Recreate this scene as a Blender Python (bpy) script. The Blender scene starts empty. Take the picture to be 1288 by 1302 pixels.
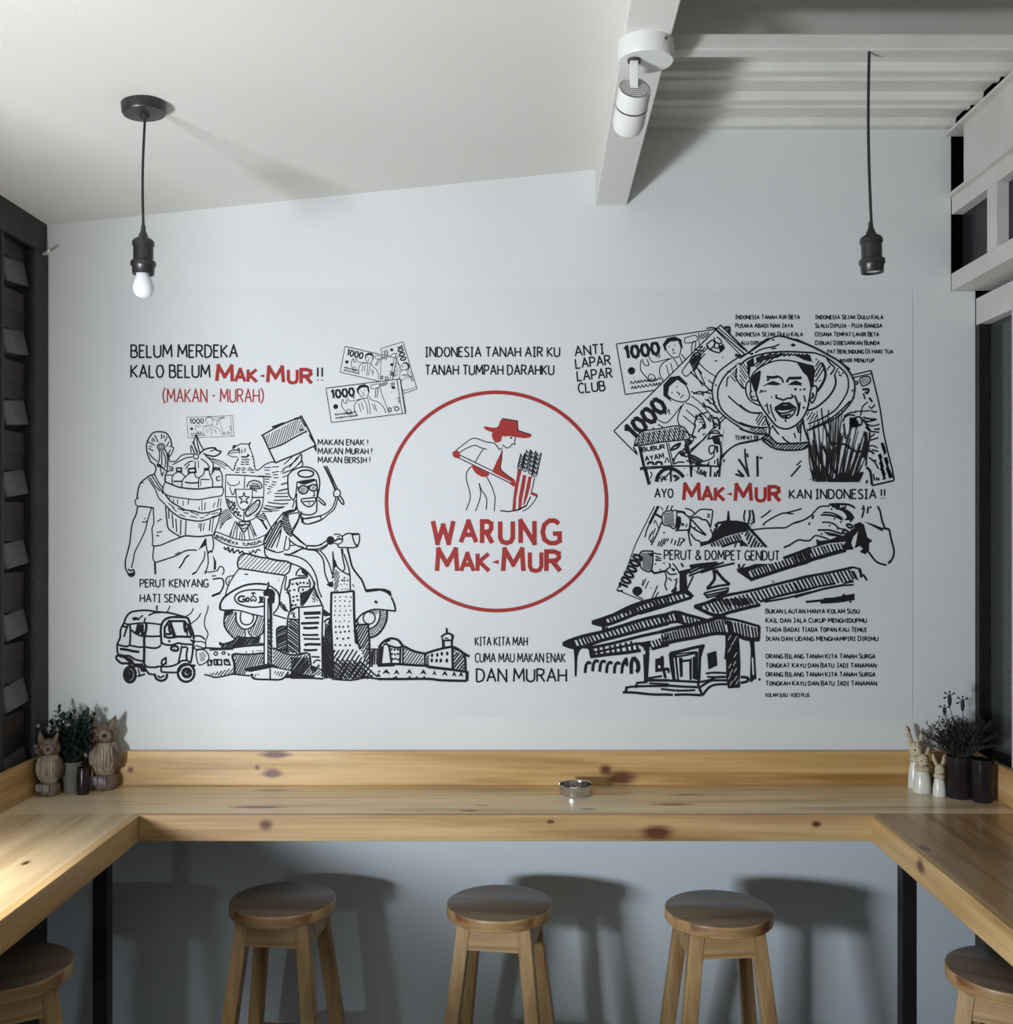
import bpy, bmesh, math, random
from mathutils import Vector, Matrix
from mathutils.geometry import tessellate_polygon
S = bpy.context.scene
COL = S.collection
# ---------------------------------------------------------------- camera, sky, lights, exposure
F_PX, PX0, PY0 = 1360.0, 660.0, 671.0          # focal length and vanishing point, in pixels of a 1288x1302 frame
EYE, WALL_Y = 1.72, 3.4                        # eye height, distance of the back wall
SC = F_PX/WALL_Y                               # pixels per metre on the back wall
cam_d = bpy.data.cameras.new('camera'); cam = bpy.data.objects.new('camera', cam_d); COL.objects.link(cam)
cam.location = (0, 0, EYE); cam.rotation_euler = (math.pi/2, 0, 0)
cam_d.sensor_fit = 'VERTICAL'; cam_d.sensor_height = 36; cam_d.sensor_width = 36; cam_d.lens = 36*F_PX/1302
cam_d.shift_x = -(PX0-644)/1302; cam_d.shift_y = (PY0-651)/1302
cam_d.clip_start = .02
S.camera = cam
w = bpy.data.worlds.new('overcast_sky'); S.world = w; w.use_nodes = True
bg = w.node_tree.nodes['Background']; bg.inputs[0].default_value = (.80, .90, 1.0, 1); bg.inputs[1].default_value = .28
def area(name, loc, target, sx, sy, power, col):
    l = bpy.data.lights.new(name, 'AREA'); l.shape = 'RECTANGLE'; l.size = sx; l.size_y = sy; l.energy = power; l.color = col
    o = bpy.data.objects.new(name, l); COL.objects.link(o); o.location = loc
    d = Vector(target)-Vector(loc); o.rotation_euler = d.to_track_quat('-Z', 'Y').to_euler(); return o
area('daylight_side_window', (-1.62, .5, 1.055), (-.2, 3.4, 1.30), .46, .36, 89, (.87, .93, 1.0))
area('daylight_ground_bounce', (-.9, .1, .93), (-.88, .1, 2.9), 1.0, 2.2, 18, (1.0, .98, .94))
_l = area('left_counter_fill', (-1.44, 1.62, 2.3), (-1.36, 2.30, .9), .3, .4, 3.0, (1.0, .985, .95)); _l.data.spread = math.radians(30)  # added narrow fill that brightens the left counter; no window stands here
S.view_settings.view_transform = 'Standard'; S.view_settings.look = 'None'; S.view_settings.gamma = 1
S.view_settings.use_curve_mapping = False
S.view_settings.exposure = 0.26

# ---------------------------------------------------------------- materials
M = {}
def mat(name, col, rough=.6, metal=0, spec=.5, coat=0):
    m = bpy.data.materials.new(name); m.use_nodes = True; b = m.node_tree.nodes['Principled BSDF']
    b.inputs['Base Color'].default_value = (*col, 1); b.inputs['Roughness'].default_value = rough
    b.inputs['Metallic'].default_value = metal; b.inputs['Specular IOR Level'].default_value = spec
    b.inputs['Coat Weight'].default_value = coat; M[name] = m; return m
def nd(nt, t, **kw):
    n = nt.nodes.new(t)
    for k, v in kw.items(): setattr(n, k, v)
    return n
def mottled(name, c1, c2, scale=6, rough=.6, bump=.0, bscale=60, spec=.4, stretch=(1,1,1), detail=4):
    m = mat(name, c1, rough, spec=spec); nt = m.node_tree; L = nt.links.new; b = nt.nodes['Principled BSDF']
    tc = nd(nt, 'ShaderNodeTexCoord'); mp = nd(nt, 'ShaderNodeMapping'); mp.inputs['Scale'].default_value = stretch
    L(tc.outputs['Object'], mp.inputs[0])
    n = nd(nt, 'ShaderNodeTexNoise'); n.inputs['Scale'].default_value = scale; n.inputs['Detail'].default_value = detail; L(mp.outputs[0], n.inputs[0])
    r = nd(nt, 'ShaderNodeValToRGB'); r.color_ramp.elements[0].position = .3; r.color_ramp.elements[1].position = .7
    r.color_ramp.elements[0].color = (*c1, 1); r.color_ramp.elements[1].color = (*c2, 1)
    L(n.outputs['Fac'], r.inputs[0]); L(r.outputs[0], b.inputs['Base Color'])
    if bump:
        n2 = nd(nt, 'ShaderNodeTexNoise'); n2.inputs['Scale'].default_value = bscale; n2.inputs['Detail'].default_value = 3; L(mp.outputs[0], n2.inputs[0])
        bp = nd(nt, 'ShaderNodeBump'); bp.inputs['Strength'].default_value = bump; bp.inputs['Distance'].default_value = .004
        L(n2.outputs['Fac'], bp.inputs['Height']); L(bp.outputs[0], b.inputs['Normal'])
    return m
def wood(name, axis, light, mid, dark, rough=.38, knots=(), scale=1.0, seed=0.0, coat=.15):
    """pine grain running along the given axis; knots = (x, y, z, length, width) in object space"""
    m = mat(name, mid, rough, spec=.5, coat=coat); nt = m.node_tree; L = nt.links.new; b = nt.nodes['Principled BSDF']
    b.inputs['Coat Roughness'].default_value = .18
    tc = nd(nt, 'ShaderNodeTexCoord'); mp = nd(nt, 'ShaderNodeMapping'); s = [14*scale]*3; s['XYZ'.index(axis)] = .9*scale
    mp.inputs['Scale'].default_value = s; mp.inputs['Location'].default_value = (seed, seed*1.7, seed*.6)
    L(tc.outputs['Object'], mp.inputs[0])
    n = nd(nt, 'ShaderNodeTexNoise'); n.inputs['Scale'].default_value = 1.1; n.inputs['Detail'].default_value = 6; n.inputs['Distortion'].default_value = .5; L(mp.outputs[0], n.inputs[0])
    r = nd(nt, 'ShaderNodeValToRGB'); e = r.color_ramp.elements; e[0].position = .28; e[0].color = (*dark, 1); e[1].position = .75; e[1].color = (*light, 1)
    k = e.new(.48); k.color = (*mid, 1); L(n.outputs['Fac'], r.inputs[0])
    mp2 = nd(nt, 'ShaderNodeMapping'); s2 = [95*scale]*3; s2['XYZ'.index(axis)] = 2.2*scale; mp2.inputs['Scale'].default_value = s2; L(tc.outputs['Object'], mp2.inputs[0])
    n2 = nd(nt, 'ShaderNodeTexNoise'); n2.inputs['Scale'].default_value = 1.0; n2.inputs['Detail'].default_value = 3; L(mp2.outputs[0], n2.inputs[0])
    mr = nd(nt, 'ShaderNodeMapRange'); mr.inputs[1].default_value = .3; mr.inputs[2].default_value = .7; mr.inputs[3].default_value = .84; mr.inputs[4].default_value = 1.08; L(n2.outputs['Fac'], mr.inputs[0])
    mx = nd(nt, 'ShaderNodeMix', data_type='RGBA', blend_type='MULTIPLY'); mx.inputs[0].default_value = 1; L(r.outputs[0], mx.inputs[6])
    cb = nd(nt, 'ShaderNodeCombineColor'); [L(mr.outputs[0], cb.inputs[i]) for i in range(3)]; L(cb.outputs[0], mx.inputs[7])
    out = mx.outputs[2]
    for (kx, ky, kz, kl, kw) in knots:
        sub = nd(nt, 'ShaderNodeVectorMath', operation='SUBTRACT'); L(tc.outputs['Object'], sub.inputs[0]); sub.inputs[1].default_value = (kx, ky, kz)
        sc_ = [1/kw]*3; sc_['XYZ'.index(axis)] = 1/kl
        mul = nd(nt, 'ShaderNodeVectorMath', operation='MULTIPLY'); L(sub.outputs[0], mul.inputs[0]); mul.inputs[1].default_value = sc_
        ln = nd(nt, 'ShaderNodeVectorMath', operation='LENGTH'); L(mul.outputs[0], ln.inputs[0])
        ad = nd(nt, 'ShaderNodeMath', operation='MULTIPLY_ADD'); L(n2.outputs['Fac'], ad.inputs[0]); ad.inputs[1].default_value = .9; L(ln.outputs['Value'], ad.inputs[2])
        rr = nd(nt, 'ShaderNodeValToRGB'); ee = rr.color_ramp.elements; ee[0].position = .55; ee[0].color = (1,1,1,1); ee[1].position = 1.0; ee[1].color = (0,0,0,1)
        q = ee.new(.8); q.color = (.45,.45,.45,1)
        hf = nd(nt, 'ShaderNodeMath', operation='MULTIPLY'); hf.inputs[1].default_value = .6; L(ad.outputs[0], hf.inputs[0]); L(hf.outputs[0], rr.inputs[0])
        mk = nd(nt, 'ShaderNodeMix', data_type='RGBA'); L(rr.outputs[0], mk.inputs[0]); L(out, mk.inputs[6]); mk.inputs[7].default_value = (.13, .045, .018, 1); out = mk.outputs[2]
    L(out, b.inputs['Base Color'])
    bp = nd(nt, 'ShaderNodeBump'); bp.inputs['Strength'].default_value = .12; bp.inputs['Distance'].default_value = .002; L(n2.outputs['Fac'], bp.inputs['Height']); L(bp.outputs[0], b.inputs['Normal'])
    return m
mottled('wall_paint', (.655,.675,.672), (.70,.715,.712), 2.2, .75, .25, 180, .25)
mottled('ceiling_paint', (.70,.69,.65), (.74,.73,.69), 1.6, .8, .15, 140, .2)
mottled('mural_sheet', (.635,.655,.667), (.665,.685,.697), 3, .62, .12, 220, .3)
mottled('wall_low_tone', (.70,.775,.84), (.74,.81,.87), 2.2, .75, .25, 180, .25)  # bluer and paler than the wall above
mat('ink', (.016,.015,.018), .7, spec=.15); mat('red_ink', (.33,.027,.024), .6, spec=.3)
mottled('grey_board', (.36,.36,.335), (.42,.42,.39), 3, .8, .1, 60)
mottled('deck_sheet', (.62,.62,.57), (.70,.70,.645), 7, .55, .3, 90)
mottled('steel_white', (.55,.54,.50), (.62,.61,.57), 9, .5, .1, 70)
mottled('black_brick', (.012,.011,.012), (.024,.022,.022), 14, .55, .6, 120)
mottled('glazed_brick', (.03,.027,.027), (.10,.092,.088), 12, .3, .6, 90)
mottled('brown_brick', (.020,.014,.012), (.038,.028,.024), 16, .6, .5, 110)
mottled('black_metal', (.008,.008,.010), (.014,.013,.016), 30, .42, .05, 200)
mottled('dark_plaster', (.05,.052,.056), (.07,.072,.076), 5, .8, .2, 80)
mat('void', (.03,.027,.03), .9, spec=.1)  # near-black colour for slabs added to stand for unlit space
mottled('concrete_floor', (.09,.085,.08), (.15,.14,.13), 4, .6, .2, 50)
m = mat('darkened_glass', (.045,.050,.045), .16, spec=.5); mat('transom_glass', (.018,.016,.020), .3, spec=.3)  # opaque panes; the darkness behind the glass is put into their colour
mat('bakelite', (.022,.021,.022), .35); mat('cord_black', (.012,.012,.013), .7)
mat('bulb_glass', (.72,.73,.75), .18, spec=.6); mat('bulb_base', (.70,.70,.69), .5)
mat('lamp_white', (.70,.70,.67), .35, spec=.5); mat('lamp_slot', (.06,.05,.045), .6); mat('lamp_amber', (.30,.25,.14), .4)
mat('socket_inner', (.75,.75,.72), .4)
mat('steel', (.62,.62,.64), .16, metal=1)
mottled('owl_clay', (.055,.035,.026), (.21,.155,.11), 60, .45, .8, 160, stretch=(1,1,.35))  # owl clays darkened; the shade of their corner is put into the colour
mottled('owl_pale', (.15,.11,.075), (.40,.33,.24), 70, .4, .8, 200, stretch=(1,1,.25))
mat('owl_dark', (.02,.015,.012), .3); mottled('owl_ball', (.12,.10,.11), (.30,.27,.28), 40, .25)
mottled('rabbit_white', (.62,.62,.55), (.76,.76,.70), 40, .28, .1, 90, .6, stretch=(1,1,.3))
mottled('rabbit_tan', (.40,.33,.21), (.60,.52,.37), 60, .4, .3, 150); mat('rabbit_dark', (.06,.045,.035), .5)
mottled('pot_pale', (.12,.13,.105), (.18,.19,.155), 20, .4); mottled('pot_dark', (.010,.008,.010), (.024,.019,.022), 14, .25, .2, 60, .3)
mottled('foliage_dark', (.010,.016,.012), (.030,.045,.030), 30, .6); mottled('foliage_grey', (.016,.019,.016), (.045,.05,.04), 30, .7)
mat('blossom', (.42,.42,.38), .7); mat('dried_head', (.018,.015,.020), .8); mat('soil', (.02,.015,.012), .9)
PL, PM, PD = (.74,.52,.26), (.56,.35,.135), (.30,.15,.045)
def kn(px, py, Y, l, w): return ((px-PX0)/F_PX*Y, Y, EYE-(py-PY0)/F_PX*Y, l, w)
wood('pine_back_board', 'X', PL, PM, PD, .4, [kn(350,960,3.38,.05,.014), kn(346,983,3.38,.032,.018), kn(327,976,3.38,.01,.009), kn(770,979,3.38,.022,.018), kn(790,990,3.38,.05,.03), kn(166,979,3.38,.012,.010)], seed=1.3)
wood('pine_rear_plank', 'X', (.88,.70,.45), (.74,.57,.34), (.42,.27,.13), .3, [kn(348,1001,3.32,.07,.014), kn(603,999,3.32,.022,.008), kn(870,1011,3.26,.06,.012), kn(610,1016,3.24,.02,.01)], seed=4.1)
wood('pine_front_plank', 'X', (.92,.78,.56), (.80,.65,.43), (.50,.35,.20), .3, [kn(325,1025,3.12,.08,.014), kn(597,1030,3.08,.03,.01), kn(613,1021,3.14,.022,.01), kn(748,1027,3.1,.03,.008), kn(890,1040,3.05,.05,.012), kn(855,1020,3.15,.07,.016)], seed=7.7)
wood('pine_fascia', 'X', PL, (.52,.33,.15), PD, .4, [kn(338,1049,3.03,.022,.016), kn(836,1059,3.03,.045,.024), kn(1038,1048,3.03,.014,.01), kn(700,1045,3.03,.012,.006)], seed=2.9)
wood('pine_side_plank', 'Y', (.84,.70,.47), (.72,.55,.33), (.50,.34,.18), .3, [(-1.2,2.6,.905,.02,.01)], seed=3.3)
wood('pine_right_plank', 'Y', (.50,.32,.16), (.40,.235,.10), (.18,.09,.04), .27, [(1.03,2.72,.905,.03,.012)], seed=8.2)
wood('pine_side_edge', 'Y', PL, PM, PD, .42, [(1.0,2.66,.88,.03,.02)], seed=6.2)
wood('stool_wood', 'Z', (.60,.42,.20), (.47,.30,.13), (.26,.13,.05), .42, seed=5.5, scale=1.2)
wood('stool_top_shaded', 'X', (.24,.18,.13), (.18,.13,.09), (.11,.075,.05), .36, seed=9.1, scale=1.4)  # same pine as the rim; shade under grazing light put into the colour
wood('stool_rail_wood', 'X', (.62,.43,.2), (.5,.32,.14), (.24,.10,.04), .42, seed=11.4, scale=1.3)

# ---------------------------------------------------------------- building helpers
def link(name, me, m=None, parent=None, loc=None, label=None):
    if m is not None:
        for q in (m if isinstance(m, (list, tuple)) else [m]): me.materials.append(M[q])
    o = bpy.data.objects.new(name, me); COL.objects.link(o)
    if parent: o.parent = parent
    if loc: o.location = loc
    if label: o['label'] = label
    return o
def obj(name, bm, m, parent=None, loc=None, smooth=False, label=None):
    bmesh.ops.recalc_face_normals(bm, faces=bm.faces)
    me = bpy.data.meshes.new(name); bm.to_mesh(me); bm.free()
    if smooth:
        for p in me.polygons: p.use_smooth = True
        try: me.set_sharp_from_angle(angle=math.radians(38))
        except Exception: pass
    return link(name, me, m, parent, loc, label)
def box(bm, x0, x1, y0, y1, z0, z1, bev=0, rot=None, mi=0):
    r = bmesh.ops.create_cube(bm, size=1); vs = r['verts']
    bmesh.ops.scale(bm, vec=(x1-x0, y1-y0, z1-z0), verts=vs)
    es = list({e for v in vs for e in v.link_edges})
    for f in {f for v in vs for f in v.link_faces}: f.material_index = mi
    if bev:
        g = bmesh.ops.bevel(bm, geom=es, offset=bev, segments=2, affect='EDGES', profile=.5); vs = list({v for f in g['faces'] for v in f.verts} | {v for v in vs if v.is_valid})
    M4 = Matrix.Translation(((x0+x1)/2, (y0+y1)/2, (z0+z1)/2)) @ (rot.to_4x4() if rot else Matrix())
    bmesh.ops.transform(bm, matrix=M4, verts=vs); return vs
def bx(*a, **k): bm = bmesh.new(); box(bm, *a, **k); return bm
def lathe(bm, prof, seg=24, c=(0,0,0), cap=True, mi=0, sx=1, sy=1, mat4=None):
    rings = []
    for r, z in prof:
        ring = []
        for i in range(seg):
            a = 2*math.pi*i/seg; p = Vector((c[0]+r*math.cos(a)*sx, c[1]+r*math.sin(a)*sy, c[2]+z))
            ring.append(bm.verts.new(mat4 @ p if mat4 else p))
        rings.append(ring)
    for a, b in zip(rings, rings[1:]):
        for i in range(seg):
            f = bm.faces.new((a[i], a[(i+1)%seg], b[(i+1)%seg], b[i])); f.material_index = mi
    if cap:
        for ring in (rings[0][::-1], rings[-1]):
            try: bm.faces.new(ring).material_index = mi
            except Exception: pass
    return rings
def lt(prof, **k): bm = bmesh.new(); lathe(bm, prof, **k); return bm
def tube(bm, pts, rads, seg=10, mi=0):
    pts = [Vector(p) for p in pts]; rings = []; q = None; pd = None
    if not isinstance(rads, (list, tuple)): rads = [rads]*len(pts)
    for i, p in enumerate(pts):
        d = (pts[min(i+1, len(pts)-1)]-pts[max(i-1, 0)]).normalized()
        q = d.to_track_quat('Z', 'Y') if q is None else pd.rotation_difference(d) @ q
        pd = d
        rings.append([bm.verts.new(p+q @ Vector((rads[i]*math.cos(2*math.pi*j/seg), rads[i]*math.sin(2*math.pi*j/seg), 0))) for j in range(seg)])
    for a, b in zip(rings, rings[1:]):
        for j in range(seg): bm.faces.new((a[j], a[(j+1)%seg], b[(j+1)%seg], b[j])).material_index = mi
    bm.faces.new(rings[0][::-1]).material_index = mi; bm.faces.new(rings[-1]).material_index = mi
def tb(pts, rads, seg=10): bm = bmesh.new(); tube(bm, pts, rads, seg); return bm
def ball(bm, c, r, s=(1,1,1), sub=2, rot=None, mi=0):
    g = bmesh.ops.create_icosphere(bm, subdivisions=sub, radius=r)
    m4 = Matrix.Translation(c) @ (rot.to_4x4() if rot else Matrix()) @ Matrix.Diagonal((*s, 1))
    bmesh.ops.transform(bm, matrix=m4, verts=g['verts'])
    for f in {f for v in g['verts'] for f in v.link_faces}: f.material_index = mi
def prism(bm, poly, h0, h1, plane='XY'):
    def P(a, b, h): return {'XY': (a, b, h), 'XZ': (a, h, b), 'YZ': (h, a, b)}[plane]
    A = [bm.verts.new(P(a, b, h0)) for a, b in poly]; B = [bm.verts.new(P(a, b, h1)) for a, b in poly]
    n = len(poly)
    for i in range(n): bm.faces.new((A[i], A[(i+1)%n], B[(i+1)%n], B[i]))
    for t in tessellate_polygon([[Vector((a, b, 0)) for a, b in poly]]):
        bm.faces.new([A[i] for i in t][::-1]); bm.faces.new([B[i] for i in t])
def thing(name, label, cat, loc=(0,0,0), rz=0, group=None):
    o = bpy.data.objects.new(name, None); COL.objects.link(o); o.location = loc; o.rotation_euler = (0,0,rz)
    o.empty_display_size = .05; o['label'] = label; o['category'] = cat
    if group: o['group'] = group
    return o
def struct(name, bm, m, parent=None, label=None, smooth=False):
    o = obj(name, bm, m, parent, smooth=smooth)
    if not parent: o['kind'] = 'structure'
    if label: o['label'] = label
    return o
def copy_tree(o, parent=None):
    c = o.copy(); COL.objects.link(c)
    if parent: c.parent = parent
    for ch in o.children: copy_tree(ch, c)
    return c
# ---------------------------------------------------------------- the room
Y0 = -2.6                                       # rear of the room
CZ = lambda x: 2.6825+.1016*(x+1.495)           # the plastered ceiling slopes up to the right
struct('floor', bx(-1.62, 1.62, Y0, 3.5, -.1, 0), 'concrete_floor', label='plain grey concrete floor')
bm = bmesh.new()
prism(bm, [(-1.62,0),(1.45,0),(1.45,2.4725),(1.3725,2.4725),(1.3725,3.05),(-1.62,3.05)], 3.4, 3.5, 'XZ')
wb = struct('wall_back', bm, 'wall_paint', label='smooth off-white painted wall behind the counter')
obj('lower_band', bx(-1.499, 1.449, 3.3985, 3.3998, 0, .875), 'wall_low_tone', wb, label='bluer, paler band below the counter')
bm = bmesh.new(); prism(bm, [(-1.62, CZ(-1.62)), (.30, CZ(.30)), (.30, CZ(.30)+.09), (-1.62, CZ(-1.62)+.09)], Y0, 3.4, 'XZ')
struct('ceiling', bm, 'ceiling_paint', label='white plaster ceiling sloping up to the right')
# beam along the edge of the plaster ceiling, slightly out of parallel
def skew(bm, f):
    for v in bm.verts: v.co.x += f*(3.4-v.co.y)
bm = bx(.2425, .3425, Y0, 3.399, 2.745, 3.10, bev=.003); skew(bm, -.0210)
struct('trim_1', bm, 'ceiling_paint', label='white boxed beam along the edge of the plaster ceiling')
struct('trim_2', bx(.27, 1.42, 2.30, 2.34, 2.748, 2.784, bev=.004), 'steel_white', label='slim white steel crossbar between beam and window wall')
# ribbed metal deck over the right bay
prof = []; y = 3.4; z = 2.985
while y > 2.25:
    for dy, dz in ((0,0),(.035,0),(.045,.022),(.12,.022),(.13,.012),(.145,.012),(.155,.022),(.19,.022),(.2,0)): prof.append((y-dy, z+dz))
    y -= .2
bm = bmesh.new(); prism(bm, [(q[0], q[1]) for q in prof]+[(prof[-1][0]-.001, 3.02), (3.4, 3.02)], .28, 1.3715, 'YZ')
dk = struct('trim_3', bm, 'deck_sheet', label='white ribbed metal roof deck seen above the crossbar')
struct('trim_4', bx(.28, 1.36, Y0, 2.76, 2.955, 2.975), 'grey_board', label='grey flat ceiling board nearer the camera')
struct('trim_5', bx(.2, 1.75, Y0, 3.56, 3.12, 3.2), 'void', label='dark roof void above the deck')
# right side: dark outside, lower glazing, ledge, transom lights, steel channel
struct('wall_right', bx(1.45, 1.5, -.4, 3.4, 0, .90), 'dark_plaster', label='dark low wall under the right window')
struct('wall_backing', bx(1.3735, 1.75, 3.5005, 3.56, 0, 3.12), 'void', label='added dark backing behind the space beyond the right windows')
struct('wall_outer', bx(1.68, 1.75, Y0, 3.56, 0, 3.12), 'void', label='darkness beyond the right windows')
struct('wall_rear', bx(-1.62, 1.75, Y0-.1, Y0, 0, 3.2), 'wall_paint', label='off-white wall behind the camera')
struct('wall_side', bx(1.45, 1.5, Y0, -.4, 0, 3.1), 'wall_paint', label='off-white wall right of the camera')
bm = bx(1.3725, 1.66, -1.0, 3.399, 2.4725, 2.5275, bev=.003); struct('trim_6', bm, 'steel_white', label='pale ledge under the small upper windows')
w1 = struct('window_1', bx(1.45, 1.487, -.4, 3.395, 2.3625, 2.4475, bev=.002), 'steel_white', label='tall dark sliding window with pale frame at the right')
obj('jamb', bx(1.4510, 1.487, 3.372, 3.3985, .92, 2.3625), 'black_metal', w1, label='jamb painted black for its shade')  # jamb lies in shade; that darkness is put into its colour
ys = [(3.09,3.15),(2.10,2.16),(1.1,1.16),(.1,.16)]
for a, b in ys: obj('stile', bx(1.45, 1.487, a, b, .905, 2.3625, bev=.002), 'steel_white', w1)
obj('sill', bx(1.45, 1.5, -.4, 3.3985, .90, .94), 'steel_white', w1)
pr = 3.3985
for a, b in ys: obj('pane', bx(1.488, 1.494, b-.02, pr, .94, 2.4), 'darkened_glass', w1, label='glass pane painted dark for the unlit space behind'); pr = a+.02
w2 = struct('window_2', bx(1.374, 1.425, -.4, 3.399, 2.715, 2.7675, bev=.002), 'steel_white', label='row of small dark transom windows above the ledge')
for a, b in ((3.08,3.142),(2.77,2.83),(2.46,2.52),(2.15,2.21)):
    obj('mullion', bx(1.374, 1.425, a, b, 2.5275, 2.715, bev=.002), 'steel_white', w2)
pr = 3.399
for a, b in ((3.08,3.142),(2.77,2.83),(2.46,2.52),(2.15,2.21),(-.4,-.38)):
    obj('pane', bx(1.410, 1.416, b, pr, 2.5275, 2.715), 'transom_glass', w2, label='dark glass pane'); pr = a
bm = bmesh.new(); box(bm, 1.374, 1.384, -.6, 3.305, 2.768, 2.967); box(bm, 1.352, 1.42, -.6, 3.399, 2.963, 2.973, bev=.001); box(bm, 1.358, 1.42, -.6, 3.399, 2.7676, 2.777, bev=.001)
struct('trim_7', bm, 'steel_white', label='pale steel channel above the transom windows')
# left side: low wall, dark pierced brick screen, header; open to the daylight nearer the camera
wl = struct('wall_left', bx(-1.62, -1.5, Y0, 3.4, 0, .93), 'dark_plaster', label='dark low wall under the pierced brick screen')
obj('header', bx(-1.64, -1.499, Y0, 3.399, 2.585, 2.72, bev=.004), 'black_brick', wl)
obj('corner_post', bx(-1.63, -1.495, 3.306, 3.399, .93, 2.585, bev=.004), 'black_brick', wl)
obj('end_post', bx(-1.63, -1.495, 1.58, 1.66, .93, 2.585, bev=.004), 'black_brick', wl)
PW = .191; zr = 1.893
me_brick = me_lip = me_slab = None
c = 0; yy = 3.306
while yy-PW > 1.6:
    y1_, y0_ = yy, yy-PW
    obj('post', bx(-1.62, -1.505, y0_-.004, y0_+.014, .93, 2.585, bev=.002), 'black_brick', wl)
    for k in range(-5, 4):
        zt = zr+.2125*k
        if me_lip is None:
            bm = bx(-.022, .022, -.078, .078, -.038, .038, bev=.004, rot=Matrix.Rotation(math.radians(-11), 3, 'Y') @ Matrix.Rotation(math.radians(6), 3, 'X'))
            o1 = obj('tilted_brick', bm, 'glazed_brick', wl); me_lip = o1.data
            bm = bx(-.045, .045, -.076, .082, -.034, .034, bev=.004); o2 = obj('brick', bm, 'brown_brick', wl); me_brick = o2.data
            bm = bx(-.05, .05, -PW/2+.003, PW/2-.009, -.029, .029, bev=.002); o3 = obj('brick_course', bm, 'black_brick', wl); me_slab = o3.data
        else:
            o1 = link('tilted_brick', me_lip, None, wl); o2 = link('brick', me_brick, None, wl); o3 = link('brick_course', me_slab, None, wl)
        yc = (y0_+y1_)/2+.004
        o1.location = (-1.535, yc, zt-.043); o2.location = (-1.568, yc-.002, zt-.128); o3.location = (-1.575, yc, zt+.027)
    yy -= PW
hk = tb([(-1.51,3.37,2.580),(-1.485,3.355,2.580),(-1.466,3.335,2.584)], .0045, 8)
o = obj('wall_hook', hk, 'lamp_white', smooth=True); o['label'] = 'small white hook at the top corner of the dark brick screen'; o['category'] = 'hook'

# ---------------------------------------------------------------- counters
TOP = .905; XL, XR = -1.076, .998; FY = 3.03
cb_ = thing('bar_counter', 'long pine bar counter running along the wall under the graphic', 'counter', (0, 3.2, 0))
def part(name, bm, m, root, **k):
    o = obj(name, bm, m, root, **k); o.matrix_parent_inverse = Matrix.Translation(root.location).inverted(); return o
part('plank', bx(-1.498, 1.447, 3.262, 3.398, TOP-.03, TOP, bev=.0015), 'pine_rear_plank', cb_, label='rear plank with dark streaks')
part('plank', bx(-1.498, 1.447, FY+.022, 3.2605, TOP-.03, TOP, bev=.0015), 'pine_front_plank', cb_, label='front plank')
part('fascia', bx(XL-.0215, XR+.0215, FY, FY+.0215, TOP-.0735, TOP+.0005, bev=.002), 'pine_fascia', cb_, label='knotty front edge board')
part('bracket', bx(-.9, -.86, 3.06, 3.398, TOP-.07, TOP-.0305), 'black_metal', cb_)
part('bracket', bx(.78, .82, 3.06, 3.398, TOP-.07, TOP-.0305), 'black_metal', cb_)
part('back_board', bx(-1.478, 1.428, 3.380, 3.398, TOP+.0002, 1.014, bev=.002), 'pine_back_board', cb_, label='upright knotty splash board')
def side_counter(sgn, xin, xout, y0, label, pm):
    t = thing('bar_counter', label, 'counter', ((xin+xout)/2, 2.0, 0))
    n = 3; wd = (xout-xin-sgn*.022)/n
    for i in range(n):
        a, b = sorted((xin+sgn*.0222+wd*i, xin+sgn*.0222+wd*(i+1)-sgn*.0008))
        part('plank', bx(a, b, y0, FY+.0212, TOP-.03, TOP, bev=.0012), pm, t)
    a, b = sorted((xin, xin+sgn*.0215))
    part('fascia', bx(a, b, y0, FY-.0005, TOP-.0735, TOP+.0005, bev=.002), 'pine_side_edge', t)
    a, b = sorted((xout-sgn*.004, xout-sgn*.022))
    part('back_board', bx(a, b, y0, 3.3795, TOP+.0006, 1.014, bev=.002), 'pine_side_edge', t)
    for yy in (2.90, 1.1):
        a, b = sorted((xin+sgn*.041, xin+sgn*.081))
        part('leg', bx(a, b, yy, yy+.04, 0, TOP-.0305, bev=.002), 'black_metal', t)
    return t
side_counter(-1, XL, -1.499, .7, 'wide pine counter along the dark left wall, brightly daylit', 'pine_side_plank')
side_counter(1, XR, 1.449, .7, 'wide browner pine counter along the right window', 'pine_right_plank')

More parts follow.
